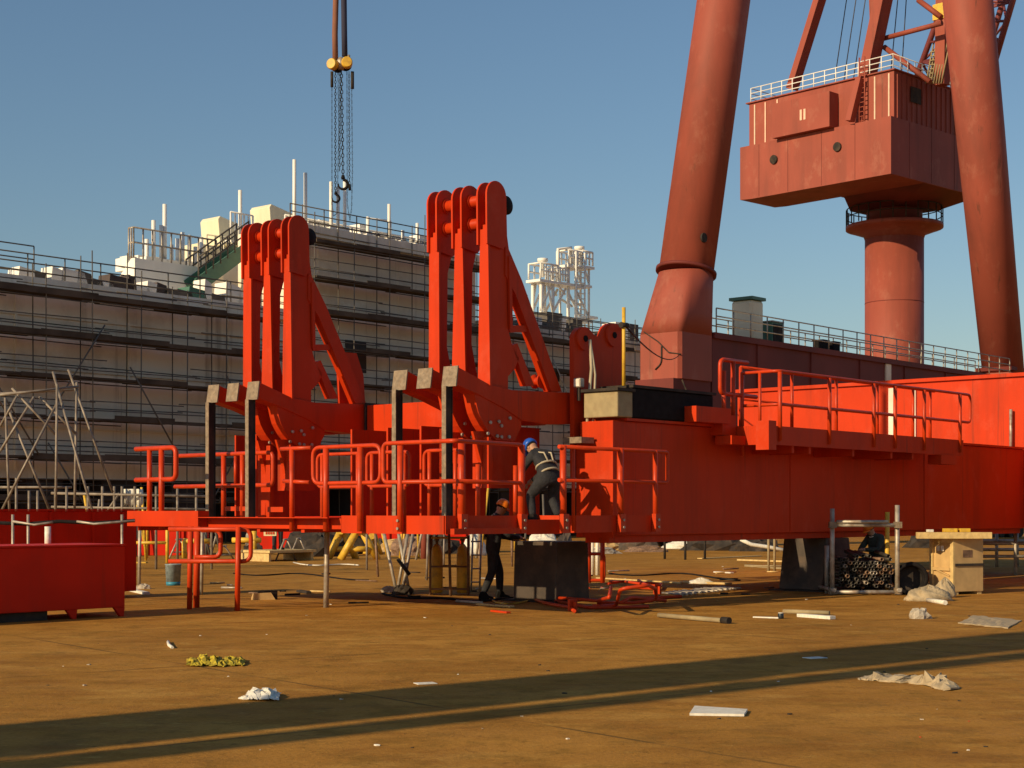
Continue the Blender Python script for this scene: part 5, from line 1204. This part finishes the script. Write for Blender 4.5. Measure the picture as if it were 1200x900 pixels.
# canvas heap, sheets, rubble, rags
def sheet(pts, h, m, name, lab, cat, seed, nx=14, ny=6, th=.015):
    """crumpled cloth on the ground: bilinear quad of four photo corners with folds"""
    rg = random.Random(seed); c4 = [gp(*p) for p in pts]; ph = [(rg.uniform(2, 9), rg.uniform(1, 6), rg.uniform(0, 6)) for _ in range(5)]
    def pt(s, t):
        p = c4[0].lerp(c4[1], s).lerp(c4[3].lerp(c4[2], s), t)
        z = sum(abs(math.sin(a * s * 2 + b_ * t + c_)) for a, b_, c_ in ph) / 5
        edge = min(1, 4 * min(s, 1 - s) + .15) * min(1, 4 * min(t, 1 - t) + .15)
        j = Vector((rg.uniform(-1, 1), rg.uniform(-1, 1), 0)) * .02 * (1 + 6 * h)
        return p + j + UP * (.008 + h * z * z * edge * 1.8 + rg.uniform(0, .012))
    vs = [pt(i / nx, j / ny) for j in range(ny + 1) for i in range(nx + 1)]
    b = MB(); w = nx + 1
    top = [(j * w + i, j * w + i + 1, (j + 1) * w + i + 1, (j + 1) * w + i) for j in range(ny) for i in range(nx)]
    b.add(vs, top, False); nb = len(vs); b.v += [Vector((p.x, p.y, max(.001, p.z - th))) for p in vs]
    b.f += [[k + nb for k in f][::-1] for f in top]; b.sm += [False] * len(top)
    ed = [i for i in range(w)] + [(j + 1) * w - 1 for j in range(1, ny + 1)] + [ny * w + i for i in range(nx - 1, -1, -1)] + [j * w for j in range(ny - 1, 0, -1)]
    for a_, c_ in zip(ed, ed[1:] + ed[:1]): b.f.append([a_, c_, c_ + nb, a_ + nb][::-1]); b.sm.append(False)
    return b.build(name, m, label=lab, cat=cat)
lump(1088, 704, .85, .26, .55, 'canvas', 'canvas_heap', 'dusty grey-brown canvas bundle in front of the crate', 'canvas', 21)
lump(1107, 700, .4, .34, .35, 'canvas', 'canvas_heap', 'peaked end of dusty canvas propped against the crate', 'canvas', 22)
sheet([(1124, 731, 0), (1180, 737, 0), (1198, 728, 0), (1140, 722, 0)], .02, 'canvas', 'flat_sheet', 'flat dusty canvas sheet lying on the yard at the right edge', 'sheet', 3)
sheet([(1003, 797, 0), (1060, 801, 0), (1100, 798, 0), (1020, 794, 0)], .05, 'canvas', 'cloth_strip', 'long crumpled tan cloth strip on the sunlit yard at lower right', 'cloth', 4, 20, 4)
sheet([(1062, 800, 0), (1110, 810, 0), (1126, 808, 0), (1085, 797, 0)], .08, 'canvas', 'cloth_strip', 'trailing right end of the torn tan cloth on the yard', 'cloth', 5, 14, 4)
lump(1078, 725, .33, .15, .2, 'stone', 'stone_lump', 'pale half-round chunk of concrete right of centre on the yard', 'rubble', 23)
p4 = [gp(808, 839), gp(872, 840), gp(876, 834), gp(814, 830)]
b = MB(); b.add([p + UP * .003 for p in p4] + [p + UP * .022 for p in p4], [(3, 2, 1, 0), (4, 5, 6, 7), (0, 1, 5, 4), (1, 2, 6, 5), (2, 3, 7, 6), (3, 0, 4, 7)])
tag(b.build('board', 'paper'), 'flat white pointed board lying alone on the foreground yard', 'board')
for i, (px, py, w, h) in enumerate([(228, 778, .20, .07), (240, 777, .17, .09), (254, 778, .2, .08), (268, 777, .16, .06), (279, 777, .14, .05)]):
    tag(sheet([(px - w * 50, py + 3, 0), (px + w * 46, py + 4, 0), (px + w * 52, py - 3, 0), (px - w * 44, py - 4, 0)], h * .65, 'yrag', 'yellow_rag', ['yellow and dark crumpled rag, leftmost of the row of five', 'yellow crumpled rag, second from the left of the row of five', 'yellow crumpled rag in the middle of the row of five', 'yellow crumpled rag, fourth from the left of the row of five', 'small yellow crumpled rag, rightmost of the row of five'][i], 'rag', 30 + i, 14, 8, .004), group='yellow rags in a row on the yard')
sheet([(286, 821, 0), (325, 822, 0), (328, 814, 0), (290, 813, 0)], .055, 'paper', 'crumpled_plastic', 'crumpled white plastic bag at the edge of the long shadow', 'plastic bag', 41, 18, 9, .004)
lump(289, 819, .14, .03, .08, 'paper', 'crumpled_plastic', 'thin torn tail of white plastic left of the crumpled bag', 'plastic scrap', 42)
b = MB(); b.tube([gp(197, 752, .01), gp(198, 756, .02), gp(202, 759, .01), gp(201, 763, .015)][:3], .02, 6); tag(b.build('bent_offcut', 'paper'), 'small bent white offcut left of the yellow rags', 'offcut')
plank(487, 802, 510, 801, .14, .008, 'paper', 'paper_scrap', 'flat white paper scrap just above the long shadow', 'paper')
plank(945, 772, 965, 771, .16, .008, 'paper', 'paper_scrap', 'flat pale paper scrap inside the long shadow at right', 'paper')
rg = random.Random(77)
# loose litter: each crumb its own
def crumb(px, py, s, m, lab, cat, group):
    p = gp(px, py); b = MB(); n = rg.choice((5, 6)); ang = rg.uniform(0, 6)
    base = [p + Vector((math.cos(ang + 2 * math.pi * k / n) * s * rg.uniform(.5, 1.1), math.sin(ang + 2 * math.pi * k / n) * s * rg.uniform(.4, .9), 0)) for k in range(n)]
    top = [q_ * 1 + UP * s * rg.uniform(.15, .5) for q_ in base]
    b.add(base + top, [tuple(range(n))[::-1], tuple(range(n, 2 * n))] + [(k, (k + 1) % n, n + (k + 1) % n, n + k) for k in range(n)])
    return b.build('scrap_chip', m, label=lab, cat=cat, group=group)
zones = [(60, 690, 760, 960), (0, 160, 1190, 900)]
for k in range(80):
    py = 655 + (rg.random() ** 1.6) * 230; px = rg.uniform(0, 1200)
    s = rg.uniform(.008, .028) * (1.5 if py < 730 else 1)
    m = rg.choices(['paper', 'stone', 'charcoal', 'rail'], [.3, .25, .38, .07])[0]
    lab = {'paper': 'tiny white scrap lying on the dusty yard', 'stone': 'tiny pale chip of stone lying on the dusty yard', 'charcoal': 'tiny dark crumb lying on the dusty yard', 'rail': 'tiny orange paint flake lying on the dusty yard'}[m]
    crumb(px, py, s, m, lab, 'scrap', 'scraps scattered over the yard')
for k in range(34):                                     # thicker debris in the shade under the machine
    px = rg.uniform(240, 930); py = rg.uniform(662, 712); a = rg.uniform(-.5, .5); l = rg.uniform(6, 26)
    rod(px, py, px + l, py + l * .1 * a, rg.uniform(.012, .025), rg.choice(['steel', 'charcoal', 'pipe2', 'timber', 'charcoal']), 'offcut_rod', 'thin loose rod lying among the debris below the machine', 'rod', 'loose rods below the machine')
for k, (pts, r_, m_) in enumerate([([(430, 690), (470, 702), (520, 700), (560, 706), (600, 699), (625, 704)], .022, 'black'), ([(250, 668), (300, 676), (350, 670), (420, 682), (470, 676)], .018, 'black'),
        ([(690, 668), (740, 676), (800, 670), (850, 680), (905, 676)], .02, 'black'), ([(330, 655), (360, 664), (410, 660), (455, 668)], .02, 'paper'), ([(560, 694), (590, 712), (640, 698), (610, 690), (580, 700)], .016, 'yellow')]):
    P_ = [gp(x, y, r_) for x, y in pts]; sm2 = []
    for a_, b2_, c_ in zip(P_, P_[1:], P_[2:]):
        for t in (0, .25, .5, .75): sm2.append((a_ + b2_) / 2 * (1 - t) ** 2 + b2_ * 2 * t * (1 - t) + (b2_ + c_) / 2 * t ** 2)
    tag(MB().tube(sm2, r_, 6).build('ground_cable', m_), ['black cable winding past the feet of the standing worker', 'thin black cable on the ground behind the orange ground posts', 'black cable on the ground behind the orange heap of rails', 'white hose lying behind the brown wooden block', 'thin yellow cord looped at the feet of the standing worker'][k], 'cable')
for k, (px, py, top) in enumerate([(443, 676, 626), (500, 680, 626), (520, 664, 626), (562, 672, 626), (430, 668, 626), (600, 664, 626)]):
    p = gp(px, py); tag(MB().tube([p, at(px + rg.uniform(-4, 4), top, p.y)], .03, 7).build('deck_prop', rg.choice(['tube', 'pipe2', 'steel'])), 'thin upright tube prop standing on the ground under the front platform', 'prop', 'tube props under the front platform')
# far clutter under the ship and behind the machine
rg2 = random.Random(15)
for k in range(30):
    px = rg2.uniform(60, 760); py = rg2.uniform(640, 654); Y = EYE * K / (py - HZ); w = rg2.uniform(.5, 1.8); h = rg2.uniform(.25, .9)
    lump(px, py, w, h, rg2.uniform(.5, 1), rg2.choice(['charcoal', 'pipe2', 'block', 'steel', 'wood', 'paper', 'charcoal']), 'material_heap', 'low heap of yard material far behind the machine', 'heap', 100 + k, group='heaps of material in the far yard')
for k in range(26):
    px = rg2.uniform(100, 260) if k < 12 else rg2.uniform(420, 640); Y = rg2.uniform(50, 62); p = Vector((at(px, 600, Y).x, Y, 0)); h = rg2.uniform(.9, 2.6)
    tag(MB().tube([p, p + Vector((rg2.uniform(-.4, .4), 0, h))], .045, 6).build('yard_prop', rg2.choice(['steel', 'scaf', 'yellow'])), 'thin upright prop in the far yard before the ship', 'prop', 'props in the far yard')
for px, py, w, h, lb in ((156, 583, 22, 20, 'white cloth sheet hanging on the far tube fence'), (146, 584, 6, 14, 'narrow white cloth beside the wider one on the far tube fence')):
    p = at(px, py, 44.15); f = Frame((p.x, 44.15), Vector((1, 0, 0)), Vector((0, -1, 0))); ww = w / K * 44; hh = h / K * 44
    b = MB(); n = 8
    vs = [f.P(-ww / 2 + ww * i / n, .05 * math.sin(i * 2.1) , p.z + (hh / 2 if j else -hh / 2 + .08 * math.sin(i * 1.7))) for j in (0, 1) for i in range(n + 1)]; vs += [q_ + Vector((0, .03, 0)) for q_ in vs]
    m_ = n + 1; fs = [(i, i + 1, m_ + i + 1, m_ + i) for i in range(n)] + [(2 * m_ + i, 3 * m_ + i, 3 * m_ + i + 1, 2 * m_ + i + 1) for i in range(n)]
    fs += [(i, 2 * m_ + i, 2 * m_ + i + 1, i + 1) for i in range(n)] + [(m_ + i, m_ + i + 1, 3 * m_ + i + 1, 3 * m_ + i) for i in range(n)] + [(0, m_, 3 * m_, 2 * m_), (n, 2 * m_ + n, 3 * m_ + n, m_ + n)]
    b.add(vs, fs, True); tag(b.build('hanging_cloth', 'paper'), lb, 'cloth')

# ------------------------------------------------------------------ hanging chain hoists
YH = 30.0
hk = thing('hook_block', 'crane hook block above the picture carrying the two slings', 'hook block', at(398, -60, YH))
MB().fb(Frame((at(398, 0, YH).x, YH), Vector((1, 0, 0)), Vector((0, -1, 0))), -.22, .22, -.12, .12, 12.6, 13.3).build('block', 'yellow', hk, bevel=.05)
for dx in (-.12, .12): MB().tube([Vector((at(398, 0, YH).x + dx, YH, 13.3)), Vector((at(398, 0, YH).x + dx, YH, 45))], .02, 6).build('wire_rope', 'cable', hk)
MB().tube([Vector((at(398, 0, YH).x + math.cos(R(a)) * .12, YH, 12.45 + math.sin(R(a)) * .12)) for a in range(100, 420, 20)], .035, 8).build('hook', 'charcoal', hk)
top = Vector((at(398, 0, YH).x, YH, 12.4))
p = at(393, 70, YH)
tag(MB().tube([top + Vector((-.05, 0, 0)), at(393.5, 0, YH), at(392.5, 40, YH), p], .055, 8).build('lifting_sling', 'sling'), 'brown lifting sling hanging down from the top, left one', 'sling')
p = at(404, 66, YH)
tag(MB().tube([top + Vector((.05, 0, 0)), at(403, 0, YH), at(403.5, 40, YH), p], .055, 8).build('lifting_sling', 'sling2'), 'dark navy lifting sling hanging down from the top, right one', 'sling')
def chain(pts, r=.018, m='chain', par=None, step=.055, nm='load_chain'):
    pts = [Vector(q_) for q_ in pts]; b = MB(); seg = []
    for a, c in zip(pts, pts[1:]):
        n = max(1, int((c - a).length / step))
        for k in range(n): seg.append((a.lerp(c, k / n), a.lerp(c, (k + 1) / n)))
    for i, (a, c) in enumerate(seg):
        t = (c - a).normalized(); s_ = Vector((1, 0, 0)) if i % 2 else Vector((0, 1, 0)); l = (c - a).length * .62
        b.tube([(a + c) / 2 + t * (l * math.cos(R(q_))) + s_ * (r * 1.1 * math.sin(R(q_))) for q_ in range(0, 360, 60)], r * .42, 4, closed=True)
    return b.build(nm, m, par)
def hookm(p, s, par):
    MB().tube([p + Vector((math.cos(R(a)) * s, 0, -s * 1.3 + math.sin(R(a)) * s)) for a in range(90, -200, -20)], [s * .32] * 8 + [s * (.32 - .03 * k) for k in range(7)], 8).build('hook', 'black', par)
    MB().lathe(p + UP * -.02, [(s * .35, 0), (s * .45, s * .3), (s * .3, s * .9)], 12).build('swivel', 'black', par)
c1 = thing('chain_hoist', 'yellow manual chain hoist on the brown sling, left one', 'chain hoist', at(392, 76, YH), 'chain hoists')
def hoistbody(cx, cy, par, dirx):
    p = at(cx, cy, YH); MB().lathe(p + Vector((-.02, -.10, 0)), [(.075, -.08), (.105, -.06), (.105, .04), (.09, .07)], 24, Vector((dirx, -1, 0))).build('gear_cover', 'yellow', par)
    MB().lathe(p + Vector((.06 * (1 if cx < 400 else -1), .04, 0)), [(.10, -.05), (.12, -.03), (.08, 0), (.12, .03), (.10, .05)], 20, Vector((dirx, -1, 0))).build('hand_wheel', 'black', par)
    MB().tube([p + UP * .08, p + UP * .17], .03, 8).build('top_hook', 'steel', par)
hoistbody(391.5, 77, c1, -.4)
chain([at(393, 84, YH), at(393, 226, YH)], .016, par=c1); hookm(at(393.5, 227, YH), .07, c1)
chain([at(389, 84, YH), at(389, 240, YH), at(391, 253, YH), at(395, 250, YH), at(397, 150, YH), at(396, 84, YH)], .009, par=c1, nm='hand_chain', step=.06)
MB().tube([at(389, 84, YH), at(389, 102, YH)], .03, 6).build('chain_bag', 'charcoal', c1)
c2 = thing('chain_hoist', 'yellow manual chain hoist on the navy sling, right one', 'chain hoist', at(408, 75, YH), 'chain hoists')
hoistbody(408.5, 75, c2, .1)
chain([at(400, 82, YH), at(402, 208, YH)], .022, par=c2, step=.075); hookm(at(402, 209, YH), .09, c2)
chain([at(409, 84, YH), at(409.5, 216, YH)], .014, par=c2); MB().tube([at(409.5, 216, YH), at(410, 223, YH)], .03, 6).build('chain_end', 'black', c2)
chain([at(412, 84, YH), at(413, 200, YH), at(412, 245, YH), at(410, 258, YH), at(407, 240, YH), at(406.5, 84, YH)], .009, par=c2, nm='hand_chain', step=.06)
MB().tube([at(413, 84, YH), at(413, 104, YH)], .035, 6).build('chain_bag', 'charcoal', c2)
chain([at(398.5, 80, YH), at(398, 200, YH)], .016, par=c2, step=.07)
MB().lathe(at(399.5, 76, YH), [(.05, -.1), (.08, -.05), (.08, .08), (.04, .14)], 12).build('gear_housing', 'steel', c2)
# ------------------------------------------------------------------ people
def skinned(name, joints, edges, par, mats, matfun, loc, sub=2, root=0, bulk=1.0):
    """joints: list of (pos, (rx,ry)); one continuous body grown with Skin + Subdivision and baked to a mesh"""
    me = bpy.data.meshes.new(name); me.from_pydata([Vector(j[0]) for j in joints], edges, [])
    o = bpy.data.objects.new(name, me); C.objects.link(o)
    m = o.modifiers.new('s', 'SKIN'); m.use_smooth_shade = True
    if not me.skin_vertices: 
        bpy.context.view_layer.objects.active = o
        import bmesh as _b
        bmm = _b.new(); bmm.from_mesh(me); bmm.verts.layers.skin.verify(); bmm.to_mesh(me); bmm.free()
    for i, j in enumerate(joints):
        s_ = me.skin_vertices[0].data[i]; r_ = j[1]; r_ = r_ if isinstance(r_, tuple) else (r_, r_); s_.radius = (r_[0] * bulk, r_[1] * bulk); s_.use_root = (i == root)
    u = o.modifiers.new('u', 'SUBSURF'); u.levels = sub; u.render_levels = sub
    dg = bpy.context.evaluated_depsgraph_get(); dg.update()
    nm = bpy.data.meshes.new_from_object(o.evaluated_get(dg)); bpy.data.objects.remove(o)
    nm.name = name; nm.materials.clear()
    for q_ in mats: nm.materials.append(M[q_])
    for p in nm.polygons: p.material_index = matfun(p.center); p.use_smooth = True
    ob = bpy.data.objects.new(name, nm); C.objects.link(ob); ob.parent = par; return ob

def person(label, loc, rz, J, helmet, cloth='cloth', harness=False, group=None, scale=1.0):
    """J: dict of joint positions in person space (x = facing, y = left, z = up)"""
    root = thing('person', label, 'person', loc, group); root.rotation_euler = (0, 0, rz); root.scale = (scale,) * 3
    V = {k: Vector(v) for k, v in J.items()}
    up = (V['neck'] - V['pelvis']).normalized()
    head = V['head']; neck = V['neck']; hd = (head - neck).normalized(); face = V['face'].normalized(); side = hd.cross(face).normalized(); face = side.cross(hd).normalized()
    j = []; e = []; idx = {}
    def a(n, p, r, par=None):
        idx[n] = len(j); j.append((p, r))
        if par: e.append((idx[par], idx[n]))
    a('pelvis', V['pelvis'], (.155, .115)); a('waist', V['pelvis'].lerp(V['chest'], .5), (.14, .105), 'pelvis'); a('chest', V['chest'], (.165, .12), 'waist')
    a('neckb', V['neck'] - hd * .03, .075, 'chest'); a('neck', V['neck'] + hd * .03, .055, 'neckb')
    a('jaw', head - hd * .055 + face * .015, (.062, .07), 'neck'); a('mid', head + hd * .0, (.074, .088), 'jaw'); a('crown', head + hd * .08, (.06, .07), 'mid')
    for s_ in ('l', 'r'):
        a('sh' + s_, V['sh' + s_], .075, 'chest'); a('ua' + s_, V['sh' + s_].lerp(V['el' + s_], .5), .058, 'sh' + s_); a('el' + s_, V['el' + s_], .05, 'ua' + s_)
        a('fa' + s_, V['el' + s_].lerp(V['wr' + s_], .5), .045, 'el' + s_); a('wr' + s_, V['wr' + s_], .034, 'fa' + s_)
        fd = (V['wr' + s_] - V['el' + s_]).normalized(); a('pm' + s_, V['wr' + s_] + fd * .06, (.038, .022), 'wr' + s_)
        sd = fd.cross(UP);  sd = sd.normalized() if sd.length > .1 else Vector((0, 1, 0))
        a('pe' + s_, V['wr' + s_] + fd * .10, (.036, .018), 'pm' + s_)
        a('hp' + s_, V['pelvis'].lerp(V['hip' + s_], 1), .10, 'pelvis'); a('th' + s_, V['hip' + s_].lerp(V['kn' + s_], .5), .088, 'hp' + s_); a('kn' + s_, V['kn' + s_], .066, 'th' + s_)
        a('cf' + s_, V['kn' + s_].lerp(V['an' + s_], .4), .064, 'kn' + s_); a('an' + s_, V['an' + s_], .048, 'cf' + s_)
    body = skinned('body', j, e, root, [cloth, 'skin'], lambda c: 1 if ((c - head).length < .15 and (c - neck).dot(hd) > .015) or any((c - (V['wr' + s_] + (V['wr' + s_] - V['el' + s_]).normalized() * .07)).length < .075 for s_ in 'lr') else 0, loc, bulk=1.2)
    def child(b, nm, m):
        me = bpy.data.meshes.new(nm); me.from_pydata(b.v, [], b.f); me.materials.append(M[m]); me.polygons.foreach_set('use_smooth', b.sm)
        o = bpy.data.objects.new(nm, me); C.objects.link(o); o.parent = root; return o
    # fingers: short chains rooted in the palm, joined to each hand as a glove-like child
    for s_ in 'lr':
        fd = (V['wr' + s_] - V['el' + s_]).normalized(); sd = fd.cross(UP); sd = sd.normalized() if sd.length > .1 else Vector((0, 1, 0)); cu = sd.cross(fd).normalized() * -1
        b = MB()
        for k, l in enumerate((.065, .075, .07, .055)):
            p = V['wr' + s_] + fd * .09 + sd * (-.03 + .02 * k); b.tube([p, p + fd * l * .5, p + fd * l * .85 + cu * .02, p + fd * l + cu * .045], [.010, .0095, .009, .007], 6)
        p = V['wr' + s_] + fd * .035 - sd * .03; b.tube([p, p + fd * .035 - sd * .03, p + fd * .06 - sd * .03 + cu * .015], [.012, .011, .009], 6)
        child(b, 'fingers', 'skin')
    # boots
    for s_ in 'lr':
        p = V['an' + s_]; t = V['toe' + s_]; b = MB(); fw = (t - p); fw.z = 0; fw.normalize(); sd = Vector((-fw.y, fw.x, 0))
        z0 = V['toe' + s_].z
        prof = [(-.07, 0), (-.075, .06), (-.05, .14), (.05, .14), (.09, .08), (.17, .055), (.19, .02), (.185, 0)]
        vs = []
        for k, w in ((-1, 1), (1, 1)):
            vs += [Vector((p.x, p.y, z0)) + fw * x + sd * (k * .045) + UP * z for x, z in prof]
        n = len(prof); b.add(vs, [tuple(range(n)), tuple(range(n, 2 * n))[::-1]] + [(i, n + i, n + (i + 1) % n, (i + 1) % n) for i in range(n)])
        o = child(b, 'boot', 'black'); mm = o.modifiers.new('b', 'BEVEL'); mm.width = .02; mm.segments = 3
    # face: nose, ears, eyes, mouth
    b = MB(); c = head - hd * .02 + face * .082; b.add([c + hd * .025, c + side * .016 - hd * .012, c - side * .016 - hd * .012, c + face * .026 - hd * .008], [(0, 1, 3), (0, 3, 2), (1, 2, 3), (0, 2, 1)], True); child(b, 'nose', 'skin')
    for k in (-1, 1):
        b = MB(); b.lathe(head + side * (.072 * k) - hd * .005, [(.008, -.004), (.026, 0), (.02, .012)], 10, side * k); child(b, 'ear', 'skin')
        b = MB(); b.lathe(head + face * .078 + side * (.03 * k) + hd * .012, [(.011, 0), (.006, .006)], 8, face); child(b, 'eye', 'black')
    b = MB(); b.bar(head + face * .078 - hd * .055 - side * .022, head + face * .078 - hd * .055 + side * .022, .008, .008); child(b, 'mouth', 'pipe2')
    b = MB(); b.lathe(head - face * .012 + hd * .0, [(.082, 0), (.09, .04), (.07, .09)], 16, hd); child(b, 'hair', 'black')
    # helmet
    b = MB(); hc = head + hd * .035; n = 20; vs = []; rings = [(1.0, 0), (.98, .04), (.88, .085), (.66, .12), (.35, .138), (.05, .142)]
    for r_, z in rings:
        for k in range(n):
            an = 2 * math.pi * k / n; vs.append(hc + face * (math.cos(an) * .125 * r_) + side * (math.sin(an) * .108 * r_) + hd * z)
    fs = [(i * n + k, i * n + (k + 1) % n, (i + 1) * n + (k + 1) % n, (i + 1) * n + k) for i in range(len(rings) - 1) for k in range(n)] + [tuple(range((len(rings) - 1) * n, len(rings) * n)), tuple(range(n))[::-1]]
    b.add(vs, fs, True); h = child(b, 'helmet', helmet)
    b = MB(); vs = []
    for k in range(9):
        an = R(-62 + 124 * k / 8); vs += [hc + face * (math.cos(an) * .122) + side * (math.sin(an) * .106), hc + face * (math.cos(an) * .175) + side * (math.sin(an) * .112) - hd * .012]
    m_ = len(vs); vs += [q_ + hd * .01 for q_ in vs]
    fs = [(2 * k, 2 * k + 1, 2 * k + 3, 2 * k + 2) for k in range(8)] + [(m_ + 2 * k, m_ + 2 * k + 2, m_ + 2 * k + 3, m_ + 2 * k + 1) for k in range(8)] + [(2 * k + 1, m_ + 2 * k + 1, m_ + 2 * k + 3, 2 * k + 3) for k in range(8)]
    b.add(vs, fs, True); o = child(b, 'brim', helmet); o.parent = h
    # belt / harness
    ax = (V['chest'] - V['pelvis']).normalized(); sx = (V['shl'] - V['shr']).normalized(); fx = sx.cross(ax).normalized()
    def ring(c, rx, ry, w=.02, tilt=0):
        return [c + sx * (math.cos(2 * math.pi * k / 20) * rx) + fx * (math.sin(2 * math.pi * k / 20) * ry) + ax * (tilt * math.sin(2 * math.pi * k / 20)) for k in range(20)]
    if harness:
        for f_, rx, ry in ((.16, .168, .135), (.55, .17, .135)):
            b = MB(); b.tube(ring(V['pelvis'].lerp(V['chest'], f_), rx, ry), .017, 6, closed=True); child(b, 'harness_belt', 'strap')
        for k in (-1, 1):
            b = MB(); c1_ = V['pelvis'].lerp(V['chest'], .5); b.tube([c1_ - fx * .13 + sx * (.05 * k), V['chest'] - fx * .135 + sx * (.07 * k), V['shl' if k > 0 else 'shr'] + ax * .06 - sx * (.05 * k), V['chest'] + fx * .13 + sx * (.09 * k), c1_ + fx * .13 + sx * (.06 * k)], .014, 6); child(b, 'harness_strap', 'strap')
    else:
        b = MB(); b.tube([V['neck'] - hd * .02 + side * (math.cos(2 * math.pi * k / 14) * .068) + face * (math.sin(2 * math.pi * k / 14) * .068) for k in range(14)], .014, 6, closed=True); child(b, 'collar', 'paper')
    return root

# standing worker (profile facing right), hands working at the machine in front of him
person('worker in orange helmet and dark clothes standing on the ground behind the platform', gp(577, 702.5), R(15), dict(
    pelvis=(0, 0, .93), chest=(.05, 0, 1.28), neck=(.10, 0, 1.47), head=(.165, 0, 1.585), face=(.9, -.1, -.35),
    shl=(.06, .17, 1.38), shr=(.06, -.17, 1.38), ell=(.20, .25, 1.12), elr=(.22, -.24, 1.12), wrl=(.42, .14, 1.05), wrr=(.44, -.12, 1.08),
    hipl=(0, .10, .88), hipr=(0, -.10, .88), knl=(.16, .12, .49), knr=(-.04, -.12, .48), anl=(.17, .14, .10), anr=(-.20, -.13, .10), toel=(.3, .15, 0), toer=(0, -.14, 0)), 'orahat', scale=1.05)
# climbing / crouching worker on the platform, seen from behind, leaning to the left
u_, _ = F.lz(639, 600, -.35); base = F.P(u_, -.35, 1.42)
person('worker in blue helmet and pale harness bending over in the platform opening', base, R(128), dict(
    pelvis=(-.12, 0, .72), chest=(.06, 0, 1.00), neck=(.22, .0, 1.10), head=(.32, .0, 1.16), face=(.75, .1, -.75),
    shl=(.10, .18, 1.04), shr=(.10, -.18, 1.04), ell=(.28, .24, .80), elr=(.30, -.24, .80), wrl=(.45, .14, .62), wrr=(.48, -.14, .66),
    hipl=(-.12, .11, .68), hipr=(-.12, -.11, .68), knl=(.16, .17, .42), knr=(.02, -.15, .38), anl=(.08, .18, .10), anr=(-.14, -.15, .10), toel=(.25, .2, 0), toer=(.05, -.17, 0)), 'bluehat', harness=True, scale=1.06)
# seated worker behind the pipes
ps = Vector((at(1030, 600, Yr + 1.5).x, Yr + 1.55, 0))
person('worker in orange helmet sitting behind the heap of pipes', ps, R(215), dict(
    pelvis=(0, 0, .62), chest=(.10, 0, .98), neck=(.18, 0, 1.15), head=(.25, 0, 1.25), face=(.8, -.1, -.5),
    shl=(.10, .18, 1.07), shr=(.10, -.18, 1.07), ell=(.28, .24, .84), elr=(.28, -.22, .84), wrl=(.48, .08, .84), wrr=(.48, -.06, .82),
    hipl=(0, .10, .58), hipr=(0, -.10, .58), knl=(.42, .17, .60), knr=(.42, -.17, .60), anl=(.45, .17, .10), anr=(.43, -.17, .10), toel=(.6, .18, 0), toer=(.6, -.18, 0)), 'orahat', cloth='clothg')
st_ = thing('stool', 'dark box seat under the worker sitting behind the pipes', 'seat', ps); MB().fb(Frame(ps[:2]), -.22, .22, -.2, .2, .05, .50).build('seat', 'block', st_, bevel=.02); MB().fb(Frame(ps[:2]), -.2, .2, -.18, .18, 0, .049).build('base', 'charcoal', st_)
# far worker seen over the left platform
pp_ = at(325, 600, 52); pl_ = thing('staging', 'low timber staging under the far worker', 'staging', Vector((pp_.x, 52, 0)))
MB().fb(Frame((pp_.x, 52)), -1, 1, -.8, .8, .28, .36).build('deck', 'timber', pl_)
for su in (-.9, .9): MB().fb(Frame((pp_.x, 52)), su - .05, su + .05, -.7, .7, 0, .279).build('bearer', 'timber', pl_)
person('far worker in a pale yellow helmet seen over the left platform', Vector((pp_.x, 52, .36)), R(-60), dict(
    pelvis=(0, 0, .93), chest=(.02, 0, 1.28), neck=(.03, 0, 1.47), head=(.05, 0, 1.585), face=(1, 0, -.1),
    shl=(.0, .18, 1.38), shr=(.0, -.18, 1.38), ell=(.02, .27, 1.10), elr=(.10, -.25, 1.12), wrl=(.12, .26, .86), wrr=(.34, -.16, 1.08),
    hipl=(0, .10, .88), hipr=(0, -.10, .88), knl=(.03, .11, .48), knr=(.03, -.11, .48), anl=(0, .12, .10), anr=(0, -.12, .10), toel=(.2, .14, 0), toer=(.2, -.14, 0)), 'whitehat')
# tidy: drop empty things without children
for o in list(C.objects):
    if o.type == 'EMPTY' and not o.children: print('EMPTY', o.name); bpy.data.objects.remove(o)
print('objects', len(C.objects), 'top', sum(1 for o in C.objects if o.parent is None))
